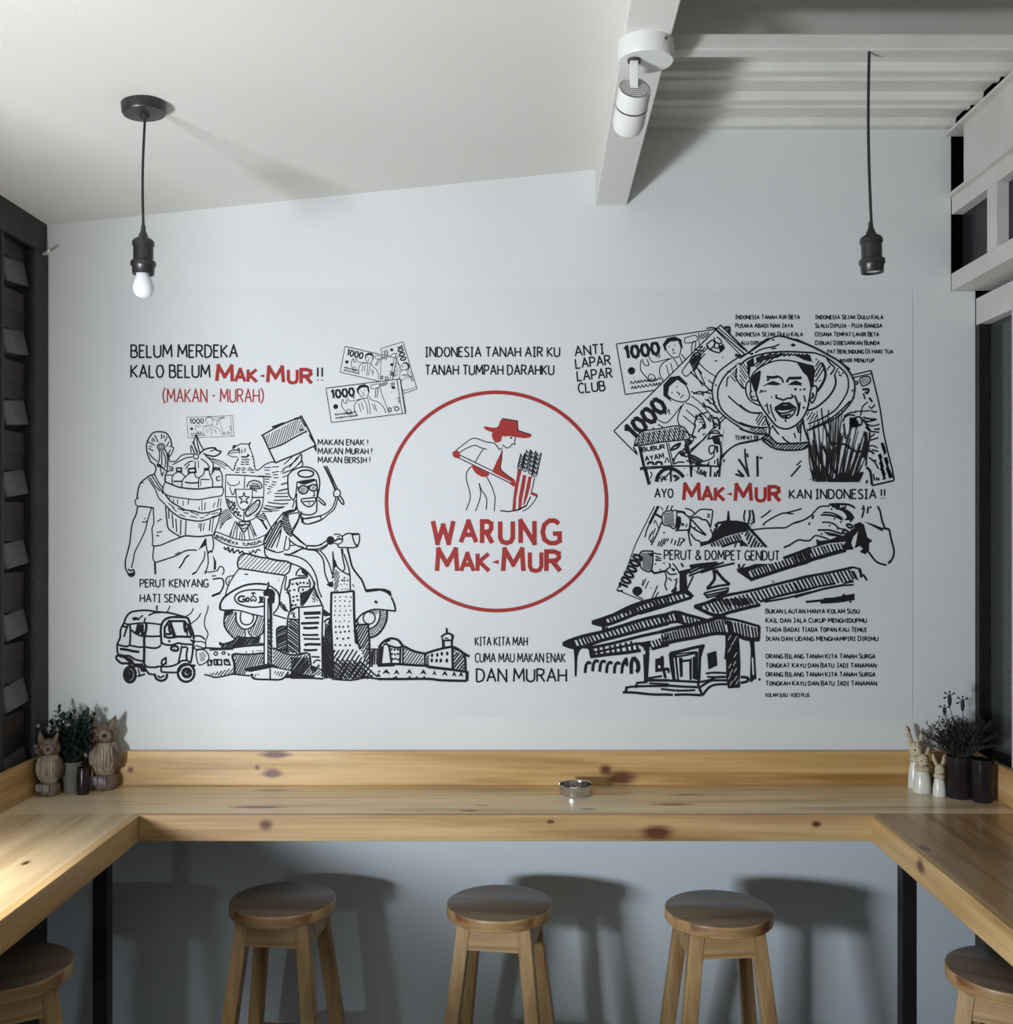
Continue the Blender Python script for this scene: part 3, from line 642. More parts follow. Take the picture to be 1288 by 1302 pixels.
GLYPH = {
 'A': _g(.56,'0,0 .28,1 .56,0','.1,.36 .47,.36'), 'B': _g(.46,'0,0 0,1 .26,1 .38,.9 .38,.64 .26,.54 0,.54','.26,.54 .43,.44 .46,.28 .42,.1 .3,0 0,0'),
 'C': _g(.46,'.46,.86 .36,1 .2,1 .05,.82 0,.5 .05,.16 .2,0 .36,0 .46,.13'), 'D': _g(.5,'0,0 0,1 .2,1 .4,.88 .5,.5 .4,.12 .2,0 0,0'),
 'E': _g(.38,'.38,1 0,1 0,0 .38,0','0,.54 .3,.54'), 'F': _g(.38,'.38,1 0,1 0,0','0,.54 .3,.54'),
 'G': _g(.5,'.48,.86 .36,1 .2,1 .05,.82 0,.5 .05,.16 .2,0 .38,0 .5,.1 .5,.42 .3,.42'), 'H': _g(.5,'0,0 0,1','.5,0 .5,1','0,.5 .5,.5'),
 'I': _g(.26,'.13,0 .13,1','0,1 .26,1','0,0 .26,0'), 'J': _g(.36,'.08,1 .36,1','.26,1 .26,.2 .18,.02 .06,0 0,.06'),
 'K': _g(.48,'0,0 0,1','.46,1 .04,.5 .2,.38 .48,0'), 'L': _g(.38,'0,1 0,0 .38,0'), 'M': _g(.66,'0,0 .05,1 .33,.3 .61,1 .66,0'),
 'N': _g(.52,'0,0 0,1 .52,0 .52,1'), 'O': _g(.54,'.27,1 .1,.9 0,.5 .1,.1 .27,0 .44,.1 .54,.5 .44,.9 .27,1'),
 'P': _g(.44,'0,0 0,1 .26,1 .42,.88 .44,.7 .38,.54 .26,.46 0,.46'), 'Q': _g(.54,'.27,1 .1,.9 0,.5 .1,.1 .27,0 .44,.1 .54,.5 .44,.9 .27,1','.3,.25 .54,-.05'),
 'R': _g(.48,'0,0 0,1 .26,1 .42,.9 .43,.68 .34,.54 0,.5','.2,.5 .48,0'), 'S': _g(.4,'.38,.9 .26,1 .12,1 .02,.86 .03,.68 .15,.55 .33,.4 .4,.24 .34,.06 .22,0 .08,0 0,.1'),
 'T': _g(.46,'0,1 .46,1','.23,1 .23,0'), 'U': _g(.5,'0,1 0,.25 .08,.06 .25,0 .42,.06 .5,.25 .5,1'), 'V': _g(.5,'0,1 .25,0 .5,1'),
 'W': _g(.78,'0,1 .18,0 .39,.8 .6,0 .78,1'), 'X': _g(.5,'0,0 .5,1','0,1 .5,0'), 'Y': _g(.5,'0,1 .25,.48 .5,1','.25,.48 .25,0'), 'Z': _g(.46,'0,1 .46,1 0,0 .46,0'),
 '!': _g(.06,'.03,1 .03,.3','.03,.08 .03,0'), '(': _g(.2,'.2,1.1 .04,.8 0,.5 .04,.2 .2,-.1'), ')': _g(.2,'0,1.1 .16,.8 .2,.5 .16,.2 0,-.1'),
 '-': _g(.24,'0,.5 .24,.5'), '&': _g(.56,'.56,0 .1,.74 .14,.95 .26,1 .36,.86 .3,.68 .06,.4 0,.2 .1,.02 .28,0 .44,.14 .54,.4'),
 '1': _g(.26,'0,.8 .2,1 .2,0'), '0': _g(.54,'.27,1 .1,.9 0,.5 .1,.1 .27,0 .44,.1 .54,.5 .44,.9 .27,1'), '.': _g(.05,'0,0 .05,.03'), '/': _g(.3,'0,0 .3,1'),
}
# ---- the sheet itself, a shade greyer than the wall
sx0, sz0 = P2W(139, 913); sx1, sz1 = P2W(1160, 369)
o = mural_part('sheet', [(sx0,0,sz0),(sx1,0,sz0),(sx1,0,sz1),(sx0,0,sz1),(sx0,.0013,sz0),(sx1,.0013,sz0),(sx1,.0013,sz1),(sx0,.0013,sz1)],
   [(0,1,2,3),(0,3,7,4),(1,5,6,2),(3,2,6,7),(0,4,5,1)], [2]*5, 'slightly greyer printed backing sheet')
# ---- lettering
def words(label, rows, **kw):
    for r in rows:
        k = Ink('lettering', label+', line '+r[0].upper()); k.text(*r[:5], **dict(kw, **(r[5] if len(r) > 5 else {}))); k.done()
words('black slogan', [('BELUM MERDEKA',167,454.5,302,15.5),('KALO BELUM',167,480,267,15.5),('!!',403.5,484,410.5,16.5)], w=2.0)
def makmur(x0, yb, x1, H, w, tilt=0, label=None):
    k = Ink('lettering', label or 'bold red words MAK-MUR'); L = x1-x0
    f = lambda a: x0+L*a; y = lambda a: yb+tilt*a
    k.text('M', f(0)+w/2, y(0), f(.175), H, w=w, col=1, y1=y(.175))
    k.text('A', f(.205), y(.2), f(.305), H*.8, w=w*.9, col=1)
    k.text('K', f(.335), y(.33), f(.425), H*.8, w=w*.9, col=1)
    k.fill([(f(.443), y(.45)-H*.40), (f(.498), y(.49)-H*.52), (f(.503), y(.49)-H*.32)], 1)
    k.text('M', f(.535), y(.5), f(.695), H, w=w, col=1)
    k.text('U', f(.745), y(.75), f(.835), H*.86, w=w*.9, col=1)
    k.text('R', f(.875), y(.9), f(1)-w/2, H*.9, w=w, col=1)
    return k
makmur(273.8, 484.5, 398.6, 19.5, 4.1, 3.5).done()
words('thin red words in brackets', [('(MAKAN - MURAH)',207.5,511.5,335,16.5)], w=1.6, col=1)
words('short cheer beside the flag', [('MAKAN ENAK !',404.5,566,468,7),('MAKAN Murah !',404.5,577.5,473,7.6),('MAKAN Bersih !',404.5,588.5,470.5,7.4)], w=1.25, small=.9)
words('black words above the ring', [('INDONESIA TANAH AIR KU',541,453.6,711.5,11.8),('TANAH TUMPAH DARAHKU',541,476.6,704,12)], w=1.7)
words('slanted black word', [('ANTI',731.5,453,768,12,dict(y1=449.5)),('LAPAR',732.5,468.6,776.5,12,dict(y1=463.8)),('LAPAR',734.5,484.4,778.5,12.2,dict(y1=480.2)),('CLUB',736,500,769.5,12,dict(y1=496.6))], w=1.8)
words('small left song verse above the straw hat', [('Indonesia Tanah Air Beta',935,405.8,1016.5,5.2),('Pusaka Abadi Nan Jaya',935,416.7,1008,5.2),('Indonesia Sejak Dulu Kala',935,427.6,1020.5,5.2),('alu dipu',942,438.4,967,5),('Tempat Be',934.5,559,965,5.2)], w=1.1, small=.86)
words('small right song verse above the straw hat', [('Indonesia Sejak Dulu Kala',1036.5,405.8,1122.5,5.2),('Slalu Dipuja - Puja Bangsa',1036.5,416.7,1121,5.2),('Disana Tempat Lahir Beta',1036.5,427.6,1117,5.2),('Dibuai Dibesarkan Bunda',1036.5,438.6,1118,5.2),('pat Berlindung Di Hari Tua',1052,449.6,1135,5.2),('akhir Menutup',1067,460.7,1111,5)], w=1.1, small=.86)
words('black word', [('AYO',832.6,632.6,855.6,11)], w=1.7)
makmur(867, 636, 993.5, 20.5, 4.2, 1.5).done()
words('black words', [('kan',1003.6,633.8,1031,11.5,dict(small=.93)),('INDONESIA',1037,634,1113.5,11.4),('!!',1119.8,634,1125,11.8)], w=1.8)
words('black slogan over the notes', [('PERUT & DOMPET GENDUT',844.5,711.3,990.5,11.6,dict(y1=712.3))], w=1.6)
words('black slogan above the taxi', [('PERUT KENYANG',178.5,746.4,264.8,9.6),('HATI SENANG',178.5,765.4,251.6,9.6)], w=1.5)
words('black slogan under the ring', [('KITA KITA MAH',604.3,820.6,670.5,10.4,dict(w=1.4)),('CUMA MAU MAKAN ENAK',604.3,841.8,718.6,11,dict(w=1.4)),('DAN MURAH',606,866.6,720,16,dict(w=2.1))])
words('small song verse beside the pavilion', [('Bukan Lautan Hanya Kolam Susu',973.5,779.8,1092.3,5.6),('Kail dan Jala Cukup Menghidupmu',973.5,791.5,1101.3,5.6),('Tiada Badai Tiada Topan Kau Temui',973.5,803.2,1101.3,5.6),('Ikan dan Udang Menghampiri Dirimu',973.5,814.7,1116,5.6),
  ('Orang Bilang Tanah Kita Tanah Surga',973.5,837,1112.4,5.6),('Tongkat Kayu dan Batu Jadi Tanaman',973.5,848.6,1113.7,5.6),('Orang Bilang Tanah Kita Tanah Surga',973.5,860,1112.4,5.6),('Tongkah Kayu dan Batu Jadi Tanaman',973.5,871.4,1114.4,5.6),('KOLAM SUSU - KOES PLUS',973.5,885.8,1028.8,4.4,dict(w=.9))], w=1.15, small=.88)
# ---- round logo
k = Ink('logo_ring', 'large red ring'); n = 160
for r0, r1 in ((138.9, 144.2-.0),):
    cx, cy = 631.4, 637.6; rx0, rx1 = 137.4, 142.2
    pts = [(cx+r*math.cos(2*math.pi*i/n), cy+r*.992*math.sin(2*math.pi*i/n)) for r in (rx0, rx1) for i in range(n)]
    k._add(pts, [(i, (i+1)%n, n+(i+1)%n, n+i) for i in range(n)], 1)
k.done()
k = Ink('lettering', 'bold red word WARUNG inside the ring')
for ch, a, b, hh in (('W',549.5,577.5,28.5),('A',585,606.5,27),('R',612,627,28),('U',635,653,28),('N',661,680.5,28.5),('G',689,712.5,29)):
    k.text(ch, a+1, 690.5-(1 if ch=='A' else 0), b-1, hh-.5, w=5.3, col=1)
k.done()
k = makmur(553, 726, 715, 27.5, 5.3, 0, 'bold red words MAK-MUR inside the ring'); k.done()
k = Ink('farmer_emblem', 'small farmer in a red hat with sickle and rice'); k.w = 1.25
k.at(560,510).d("""
f r 500,305 530,297 600,310 650,312 680,290 700,230 725,205 800,212 880,225 905,245 905,340 930,360 1000,378 1060,392 1070,405 1040,430 980,435 900,425 830,412 770,412 755,420 735,405 715,430 712,465 680,485 640,485 610,440 600,400 608,365 560,350 520,328
l 720,205 900,232 907,345 1060,392
880,425 868,470 872,508 840,500 830,520 785,550 750,530 725,515
fo 828,430 14,12
l 725,545 690,570 660,525
660,525 620,490 540,480 410,435 350,450 280,500 185,575
225,605 290,560 400,518 470,545 540,565
500,565 450,640 405,715
fo r 185,620 42,42
f r 140,600 190,570 225,610 230,665 180,670 145,640
l 215,625 850,935
l 215,665 830,965
f r 365,755 380,745 560,835 575,860 540,890 480,885 420,850 380,800
f r 720,570 725,620 712,700 700,780 740,840 870,920 880,990 850,1000 800,960 830,945 605,830 620,790 660,700 700,620
722,570 712,700 702,780 740,835 850,915
365,760 310,830 305,920 330,1010 350,1110 335,1190 300,1275
l 545,890 605,1010 640,1120 630,1288
450,960 470,1060 460,1150 410,1288
455,965 480,1040 540,1140 535,1270
f r 905,790 955,800 930,900 910,1000 885,1150 880,1270 840,1275 850,1150 870,1000 890,900
f r 965,860 1005,870 985,1000 955,1150 945,1245 910,1260 915,1130 940,990
f r 1030,880 1065,890 1050,1000 1020,1110 985,1210 965,1225 985,1100 1005,1000
1100,900 1080,1000 1060,1070
f r 1060,1060 1140,1090 1130,1125 1050,1090
f 700,1275 800,1285 900,1265 1000,1215 1050,1110 1060,1120 1010,1230 920,1280 800,1300 700,1290
1135,1110 1090,1180 1030,1250 960,1288
1110,640 1090,740 1070,850 1065,900
""")
for gx, gy, tx, ty in ((925,800,960,650),(985,820,1030,590),(1050,850,1090,600),(1100,880,1155,620)):
    for i in range(5):
        u=i/5; x=gx+(tx-gx)*u; y=gy+(ty-gy)*u
        k.d(f"l {x:.0f},{y+10:.0f} {x-24:.0f},{y-22:.0f} {x-14:.0f},{y-62:.0f} {x+2:.0f},{y-20:.0f}\nl {x+6:.0f},{y+8:.0f} {x+32:.0f},{y-24:.0f} {x+34:.0f},{y-66:.0f} {x+10:.0f},{y-22:.0f}")
k.done()
# ---- man carrying the basket
k = Ink('basket_carrier_drawing', 'line drawing of a turbaned man carrying a basket of bottles'); k.w = 1.5
k.at(150,530).d("""
w1.9 345,430 335,330 370,240 420,185 490,175 565,190 615,260 632,340
400,245 440,290
430,210 472,295
515,200 510,260
545,215 535,250
580,230 550,290
350,290 430,335
w1.1 360,345 400,352
360,370 420,400
w1.1 395,265 412,300
600,290 570,350
o 508,352 45,38
w1.1 o 508,352 27,22
fo 510,352 10,10
480,375 490,470 465,575
510,400 515,480 515,560
545,375 590,450 600,520
530,400 560,500 550,600
555,380 580,460 580,600
w1.8 345,430 365,480 385,525 430,560 447,600 440,640 422,678
360,415 400,470 465,525
600,345 650,360 640,410 610,460 595,430 620,380
605,460 605,520 680,520
f 455,545 500,555 560,620 575,630 560,640 500,590 460,590
500,590 505,640 520,690 535,640
590,530 575,640 552,700 552,760
w1.9 430,675 380,685 330,720 270,770 240,850 225,950
265,765 305,775
250,945 210,970 205,1010 225,1045
w1.9 230,1045 320,1052 415,1065
355,720 400,790 440,850 480,950 540,1010 565,1045
430,675 480,770 535,840
400,690 450,770 520,870
375,705 430,800 500,870
f 500,840 550,885 520,905
w2 555,760 650,800 750,830 940,845 1100,825 1225,820
555,760 530,830 540,890 620,930 780,955 940,970 1080,945 1215,925
1225,820 1237,870 1215,925
558,750 560,670 600,632 650,632
560,682 640,682
600,575 645,595 640,615 600,600
640,790 635,720 660,670 710,645 760,670 795,710
w2 650,755 750,755
w2 c l 685,600 745,600 745,640 690,635
750,820 755,750 790,700 830,670 835,655
900,660 910,700 945,715
w2 785,765 860,775 940,770
w2.4 c l 825,610 905,600 912,648 830,655
945,830 950,720 1000,680 1010,630
1070,630 1078,680 1108,750 1110,820
970,730 1075,735
w1 970,735 970,810
f 1005,600 1070,592 1070,630 1010,635
1090,680 1120,640 1125,620
1190,620 1222,690 1222,820
1200,700 1158,705 1160,745 1200,740
w2 c l 1122,595 1190,600 1190,622 1125,615
680,520 750,450 830,435 890,435
640,560 720,520 800,480 875,470
775,575 830,530 885,515
790,610 840,550
o 915,465 30,28
905,520 905,590
w1.1 940,510 945,600
1020,450 1100,520 1117,570 1105,650
970,490 1040,540 1075,600
w2 950,440 1010,385 1080,365 1140,365 1150,390 1205,405 1180,440 1130,462 1060,452 1000,430
1080,405 1130,385
f 1115,355 1160,375 1150,395 1125,380
w1 1050,470 1150,520 1280,580
w1 1100,520 1180,560 1260,610
930,430 890,300 918,205
960,425 930,300 920,205
920,205 960,310 1005,390
860,330 900,430
850,345 860,420
875,290 935,420
w1.8 555,910 620,990 700,1040 780,1085 900,1105 980,1125 1100,1110 1210,1070
w1.8 565,1040 620,1100 700,1160 760,1190 860,1210 960,1220 1080,1190 1160,1160 1210,1120
w1.2 590,1010 660,1060
w1.2 640,1060 690,1110
w1.2 700,1070 780,1100
w1.2 720,1140 790,1165
w1.2 770,1120 830,1130
w1.2 850,1110 950,1150
w1.2 850,1160 930,1180
w1.2 960,1185 1010,1175
w1.2 1020,1160 1080,1130
w1.2 1090,1140 1180,1120
w1.2 1100,1170 1180,1150
w1 650,960 655,1005
w1.2 700,965 700,1020
w1 765,980 765,1045
w1.2 832,965 820,1030
w1 950,1050 955,1090
w1 985,980 985,1100
w1.2 1025,1000 1015,1090
w1 1135,1000 1115,1060
w1.3 1185,950 1165,1060
w1 1210,960 1200,1050
w1 605,930 600,980
""")
k.at(150,640).d("""
w1.8 232,40 215,130 175,220 155,340 140,470 110,590 90,670 90,750 110,800 150,850
395,60 370,130 345,220 320,320 260,450 200,570 185,650 160,755
w2 120,765 150,790 180,775 195,805 190,840 150,855 115,820
f 130,820 190,800 190,845 150,855
285,215 320,220 345,205
w2 d 320,180
415,45 420,150 422,240 400,300 410,420 405,490 420,500 415,580 410,640 430,680 450,690
w1.8 420,500 500,490 620,440 740,395
w1.8 450,690 560,655 690,610 780,560 860,545 925,550
670,600 730,570
f 940,550 1020,410 1030,490 975,525
w1.8 740,395 600,305 575,200 560,40
w2 740,395 800,380 950,390 1060,375 1115,370
460,215 515,180
455,340 520,330
450,375 485,380
595,60 600,180
635,120 650,290
680,180 690,335
738,190 735,370
800,200 790,370
w1.1 950,230 950,290
975,230 970,330
w1.1 1010,230 1000,320
1085,190 1070,320
w1.1 1120,170 1100,340
1210,60 1180,200 1130,340 1115,370
1030,410 1035,500 1050,575
1105,380 1122,480 1105,560
w2.2 1050,590 1080,560 1105,575
1050,590 1058,700 1020,830
f 1108,600 1150,680 1150,770 1120,780 1125,680
1010,800 1080,803 1170,785
1170,785 1190,740 1230,750 1243,800 1220,835
1100,850 1150,845
w2 1110,888 1220,880 1238,960 1200,1040
w3 1100,1085 1200,1045
w2.6 435,690 440,830
w2 715,760 760,700 790,640 835,605
1015,560 1012,640 960,730 920,800 870,830
w2.4 870,830 915,805
""")
k.at(140,750).d("""
w2.2 550,180 550,240
705,185 670,262
975,215 950,270 890,310
1062,270 1030,330 940,400
w1.4 1150,185 1140,250 1110,330 1110,430 1145,500 1140,550 1120,600 1125,690
""")
k.done()
# ---- three-wheeled taxi
k = Ink('taxi_drawing', 'heavy line drawing of a three-wheeled motor taxi'); k.w = 2.5
k.at(140,750).d("""
165,385 190,320 240,265 320,245 440,240 540,255 700,270 800,295 880,318 915,335
165,385 125,470 120,560 85,640 92,750
w2.2 165,385 220,402 400,385 600,405
w2.2 450,300 520,270 600,265
f 258,325 300,315 350,330 350,352 270,358
w2 350,330 388,295
w2.2 415,325 400,385
w3 605,640 595,500 600,420 630,360 690,325 800,315 910,330 940,420 970,500 982,580
w2.2 l 720,320 880,325
w3 c l 640,520 640,440 690,365 870,365 910,410 948,525 945,550 800,545 740,555 690,560 640,545
f 685,370 720,370 780,545 735,548
w3 655,515 710,515 695,470 690,400
w4 872,380 880,470 905,490
w2 905,440 905,540
w2.6 605,620 650,640 720,645 800,622 850,632 970,640
w3.4 425,390 425,450 402,560 402,690 398,860
w2.6 235,405 240,520 232,650
420,540 500,545 590,540
402,665 500,680 560,675 597,645
90,640 150,655 200,662 232,650 330,668 398,668
w3 330,400 315,470 300,500
w4 350,400 345,480 320,510
w4 380,400 380,500 385,540
250,465 300,510 385,545
w2 150,430 210,430
w2.4 215,400 190,470 165,550
w2 155,410 185,445
w3.4 115,690 200,700 280,718 345,725
w2.6 92,750 170,770 220,770 260,790 300,815 390,835
w3 70,800 95,765 180,795 230,840 290,870 390,872
w3 70,800 130,855 210,860 260,895 330,890
f 100,760 190,775 250,800 290,850 240,850 180,800 110,790
f 240,860 380,880 430,960 370,960 350,920 300,900
398,860 440,900 540,905 560,895 700,895 790,865 840,830 900,825 935,850
395,880 440,960 470,985 540,990
600,900 600,960
600,960 700,965 800,960 835,905 900,878 1000,885
f 930,870 1010,880 985,905 940,900
w2.4 840,650 830,720 800,860
850,672 900,665
910,670 895,760 900,820
972,690 960,780 942,860
w3 c 710,690 740,660 790,665 795,705 755,712
w2 d 755,690
w2.6 c l 600,870 612,820 655,795 655,860 620,875
w3.5 d 695,600
f 925,575 1005,590 985,640 1005,695 955,690 965,620
w4 o 235,990 65,88
w4.5 o 228,990 28,45
fo 228,995 15,20
w3.2 525,990 545,1040 600,1062 655,1040 672,980
w2.4 560,1000 590,1025 640,1000
w3.2 o 892,970 98,105
w4.5 o 900,970 45,45
fo 905,965 22,22
320,1012 412,985
w2 330,920 350,1000
w2.2 985,540 1060,540 1110,580
w1.6 1000,605 1080,605 1120,630
w1.6 1000,650 1070,670 1115,690
1000,700 1110,692
w1.6 c 1010,715 1030,860 1080,872 1150,820 1152,760 1100,700
w.7 h55/1.6 1040,740 1100,720 1130,780 1100,830 1060,840
""")
k.done()
# ---- eagle emblem
k = Ink('eagle_emblem_drawing', 'fine line drawing of a spread eagle crest with shield and ribbon'); k.w = 1.2
k.at(270,520).d("""
w1.4 240,465 250,430 290,430 340,408 420,412 450,388
w1.6 450,388 432,430 450,480
450,480 478,560 490,620 500,690 520,722
w1.6 185,545 200,500 260,480 320,490 310,520
200,520 300,505
200,545 250,562 300,562
310,575 270,650 255,700 240,720 190,670 120,620 0,580
f 235,470 260,430 285,440 250,470
f 290,455 325,462 320,480 300,475
w2 340,560 400,562 432,540
fo 420,540 15,12
350,470 345,520
385,460 380,510
w1.5 520,722 560,700 620,650 700,620 740,628
""" + "\n".join(f"w1.3 {x},{y} {x+45},{y+6}" for y, xs in ((590,(345,390)),(618,(335,385)),(645,(330,385)),(690,(290,350,420)),(712,(280,340,410,450)),(740,(270,350,450))) for x in xs)
+ "\n" + "\n".join(f"w1.3 {x},{y} {x-14},{y+18}" for x, y in ((300,590),(285,620),(275,655),(268,690),(478,545),(488,580),(495,620),(500,655))) + """
w2 585,310 600,300 800,190 940,130 1030,95
w2 590,310 640,420 665,475 700,550 740,632
w2 665,468 820,415 950,340 1110,260
w2 740,632 860,580 1000,525 1210,425
w2.2 1035,75 1130,250 1215,440
1215,430 1215,495
w2 1185,430 1220,495
w1.4 1020,95 1090,210
w1.4 1090,170 1130,250
w1.4 1130,300 1180,385
w1 h72/2.6 600,325 1010,115 1095,250 960,310 830,400 670,450
w2.6 700,215 840,165
w2.6 960,120 1035,98
fo 1045,245 28,10
w1.8 1040,520 1045,600 1010,650
w1.5 1030,530 960,620 820,710
w1.5 1000,560 900,690
w1.4 940,555 840,650
w1.6 1045,600 1060,650 1030,690
w1.5 1040,610 950,700 820,755
610,685 690,685
610,715 672,718
620,760 680,765
700,680 780,675
700,745 780,730
710,770 770,770
715,805 775,805
w1.8 540,785 690,795
615,820 670,822
620,850 665,860
700,850 750,860
615,880 640,890
690,880 740,890
660,905 710,915
640,930 690,940
660,965 690,975
640,985 665,995
800,740 850,715
820,800 890,775
w1.8 805,885 885,862
w1.8 765,962 880,935
730,990 900,985
w1.5 730,1025 890,1025
w1.6 720,1070 920,1065
w1.5 650,1092 800,1112 890,1105
w1.5 620,1130 750,1150 850,1142
600,1165 700,1192 785,1185
580,1200 700,1202
600,1150 680,1172 830,1155
w1.5 160,770 380,778 600,795
605,795 600,1040 565,1180 490,1255
160,770 155,1020 190,1150 260,1250
380,790 375,930
150,1025 290,1030
w1.8 460,1035 605,1035
l 275,940 470,940
275,940 285,1060 310,1140 370,1185 430,1130 465,1060 470,940
w1.4 c l 372,975 387,1025 435,1030 397,1058 415,1105 373,1078 332,1105 348,1058 310,1030 358,1025
180,850 195,885 240,897 305,882 320,845
205,915 232,995 252,995 272,930
w1.6 405,915 430,860 490,838 560,860 580,920 520,935 440,925
430,892 560,895
460,868 540,878
w1.6 440,910 560,912
w1.6 480,945 525,965
w2 c 400,1190 525,1070 558,1095 520,1180 420,1255 395,1235
w.9 420,1200 520,1100
w.9 430,1235 540,1110
370,1190 370,1288
w3 d 180,1060 200,1080 230,1090 260,1100 200,1110 240,1125 270,1130 220,1145 260,1160 290,1170 240,1180 280,1200 310,1210 260,1215 300,1240 330,1250 180,1090 215,1165
w1.2 180,1060 260,1130 240,1180 320,1240
""")
k.at(270,640).d("""
w1.4 190,20 210,80 270,150 350,200 420,205 500,170 560,90 590,20
w1.4 370,60 370,200
w1.6 310,215 450,215
270,205 200,390
290,215 240,400
300,240 280,420
w.9 230,320 215,390
440,215 520,390
430,240 490,400
412,260 440,420
350,345 350,430
328,330 320,420
372,345 382,430
w.9 460,250 500,380
w1.8 280,215 320,270 365,335 410,290 450,215
w1.4 310,225 350,270 390,225
w1.6 300,245 360,250 430,245
w1.4 330,285 365,300 400,280
w1.6 340,320 365,335 390,320
w1.4 40,330 120,360 250,410 370,432 500,420 600,380 660,345
w1.6 20,400 120,460 250,505 400,520 540,500 620,460
40,330 18,400
w2 140,510 160,540 190,515 205,570 240,530 252,580 300,545 322,582 350,560 372,590
w1.6 430,560 450,590 480,550 505,580 530,540 565,555
w1.6 135,520 160,545
w1.6 180,545 215,575
w1.2 90,300 150,210 220,170
w1.6 640,310 590,220 520,160
w1.2 h40/2.2 100,90 190,60 240,165 170,205 110,270 85,295
w1.4 h-20/2.4 520,150 590,110 635,150 630,200 570,210
w2.4 580,205 640,300
w1.3 600,110 640,190 700,310
""")
import itertools
_arc = [(40,385),(120,418),(250,465),(370,485),(500,472),(600,430)]
def on_arc(u):
    u *= (len(_arc)-1); i = min(int(u), len(_arc)-2); f = u-i
    return _arc[i][0]*(1-f)+_arc[i+1][0]*f, _arc[i][1]*(1-f)+_arc[i+1][1]*f
tx = 'BHINNEKA TUNGGAL'
for i, ch in enumerate(tx):
    if ch == ' ': continue
    a = on_arc(i/len(tx)); b = on_arc((i+.72)/len(tx))
    k.text(ch, 270+a[0]/9.2, 640+a[1]/9.2+1.5, 270+b[0]/9.2, 3.6, w=.9, y1=640+b[1]/9.2+1.5)
k.done()
# ---- scooter and rider
k = Ink('scooter_rider_drawing', 'line drawing of a helmeted rider on a scooter waving a flag'); k.w = 1.6
k.at(270,520).d("""
w1.8 885,780 940,720 1050,680 1150,690 1220,740 1255,830 1252,930 1232,1020
w1.8 885,780 885,900 900,1010 950,1070
950,1070 975,1010 990,900 990,850
w2.2 o 1095,757 92,42
w1 1050,795 1150,795
f 990,850 1070,832 1190,815 1225,830 1190,850 1090,885 1040,880 1000,862
w1.8 1215,825 1232,950 1225,1030
w2 o 1065,945 55,48
w2 o 1182,922 48,38
w.6 h60/1.2 1030,920 1090,915 1105,960 1060,985 1030,970
w.6 h60/1.3 1150,900 1210,900 1215,935 1170,950
w2.6 985,920 1015,928
w2.6 1110,915 1140,902
w1.8 c 1040,1060 1120,1045 1212,1042 1180,1120 1130,1145 1070,1115
1060,1085 1190,1078
w1 1130,1090 1140,1130
1190,970 1195,1012 1175,1015
990,990 985,1080 1000,1180 1030,1210
w1.8 1030,1200 1060,1230 1130,1240 1190,1225 1222,1180 1222,1030
w1.4 960,1070 940,1160
w1.8 975,1070 985,1130 965,1180
""")
k.at(370,560).d("""
w1.8 310,655 400,735 385,755 320,700
w1.6 530,660 490,780 430,840 340,885 240,900 150,915
w1.6 548,680 510,800 440,860 360,930 250,970 170,978 120,950
w1.6 c 505,595 500,640 520,660 570,650 577,600 545,570
w1.6 385,300 450,430 520,590
w1.6 418,298 480,430 545,570
w1 400,300 465,430 530,580
w1.8 545,660 595,740 620,740 600,680 565,645
l 340,880 362,930
w2 20,1090 0,1060
w1.6 0,1070 100,1160 190,1240
w1.8 190,1230 300,1232 370,1205 420,1170
w1.8 180,1272 300,1272 380,1245 440,1205
190,1230 180,1280
w1.6 0,1180 60,1225 150,1250
fo 463,1170 48,52
w1.5 500,1100 560,1098 602,1130 602,1180 560,1212 500,1200
w2.4 510,1180 560,1150 600,1160
w1.5 540,1130 570,1120
w1.8 600,1120 660,1090 712,1090
w1.8 545,1210 560,1250 620,1252 760,1250 800,1180 800,1110
w1.8 712,1090 740,1190 775,1240
f 690,1082 790,1083 818,1105 720,1112
w2.4 755,1215 785,1245
""")
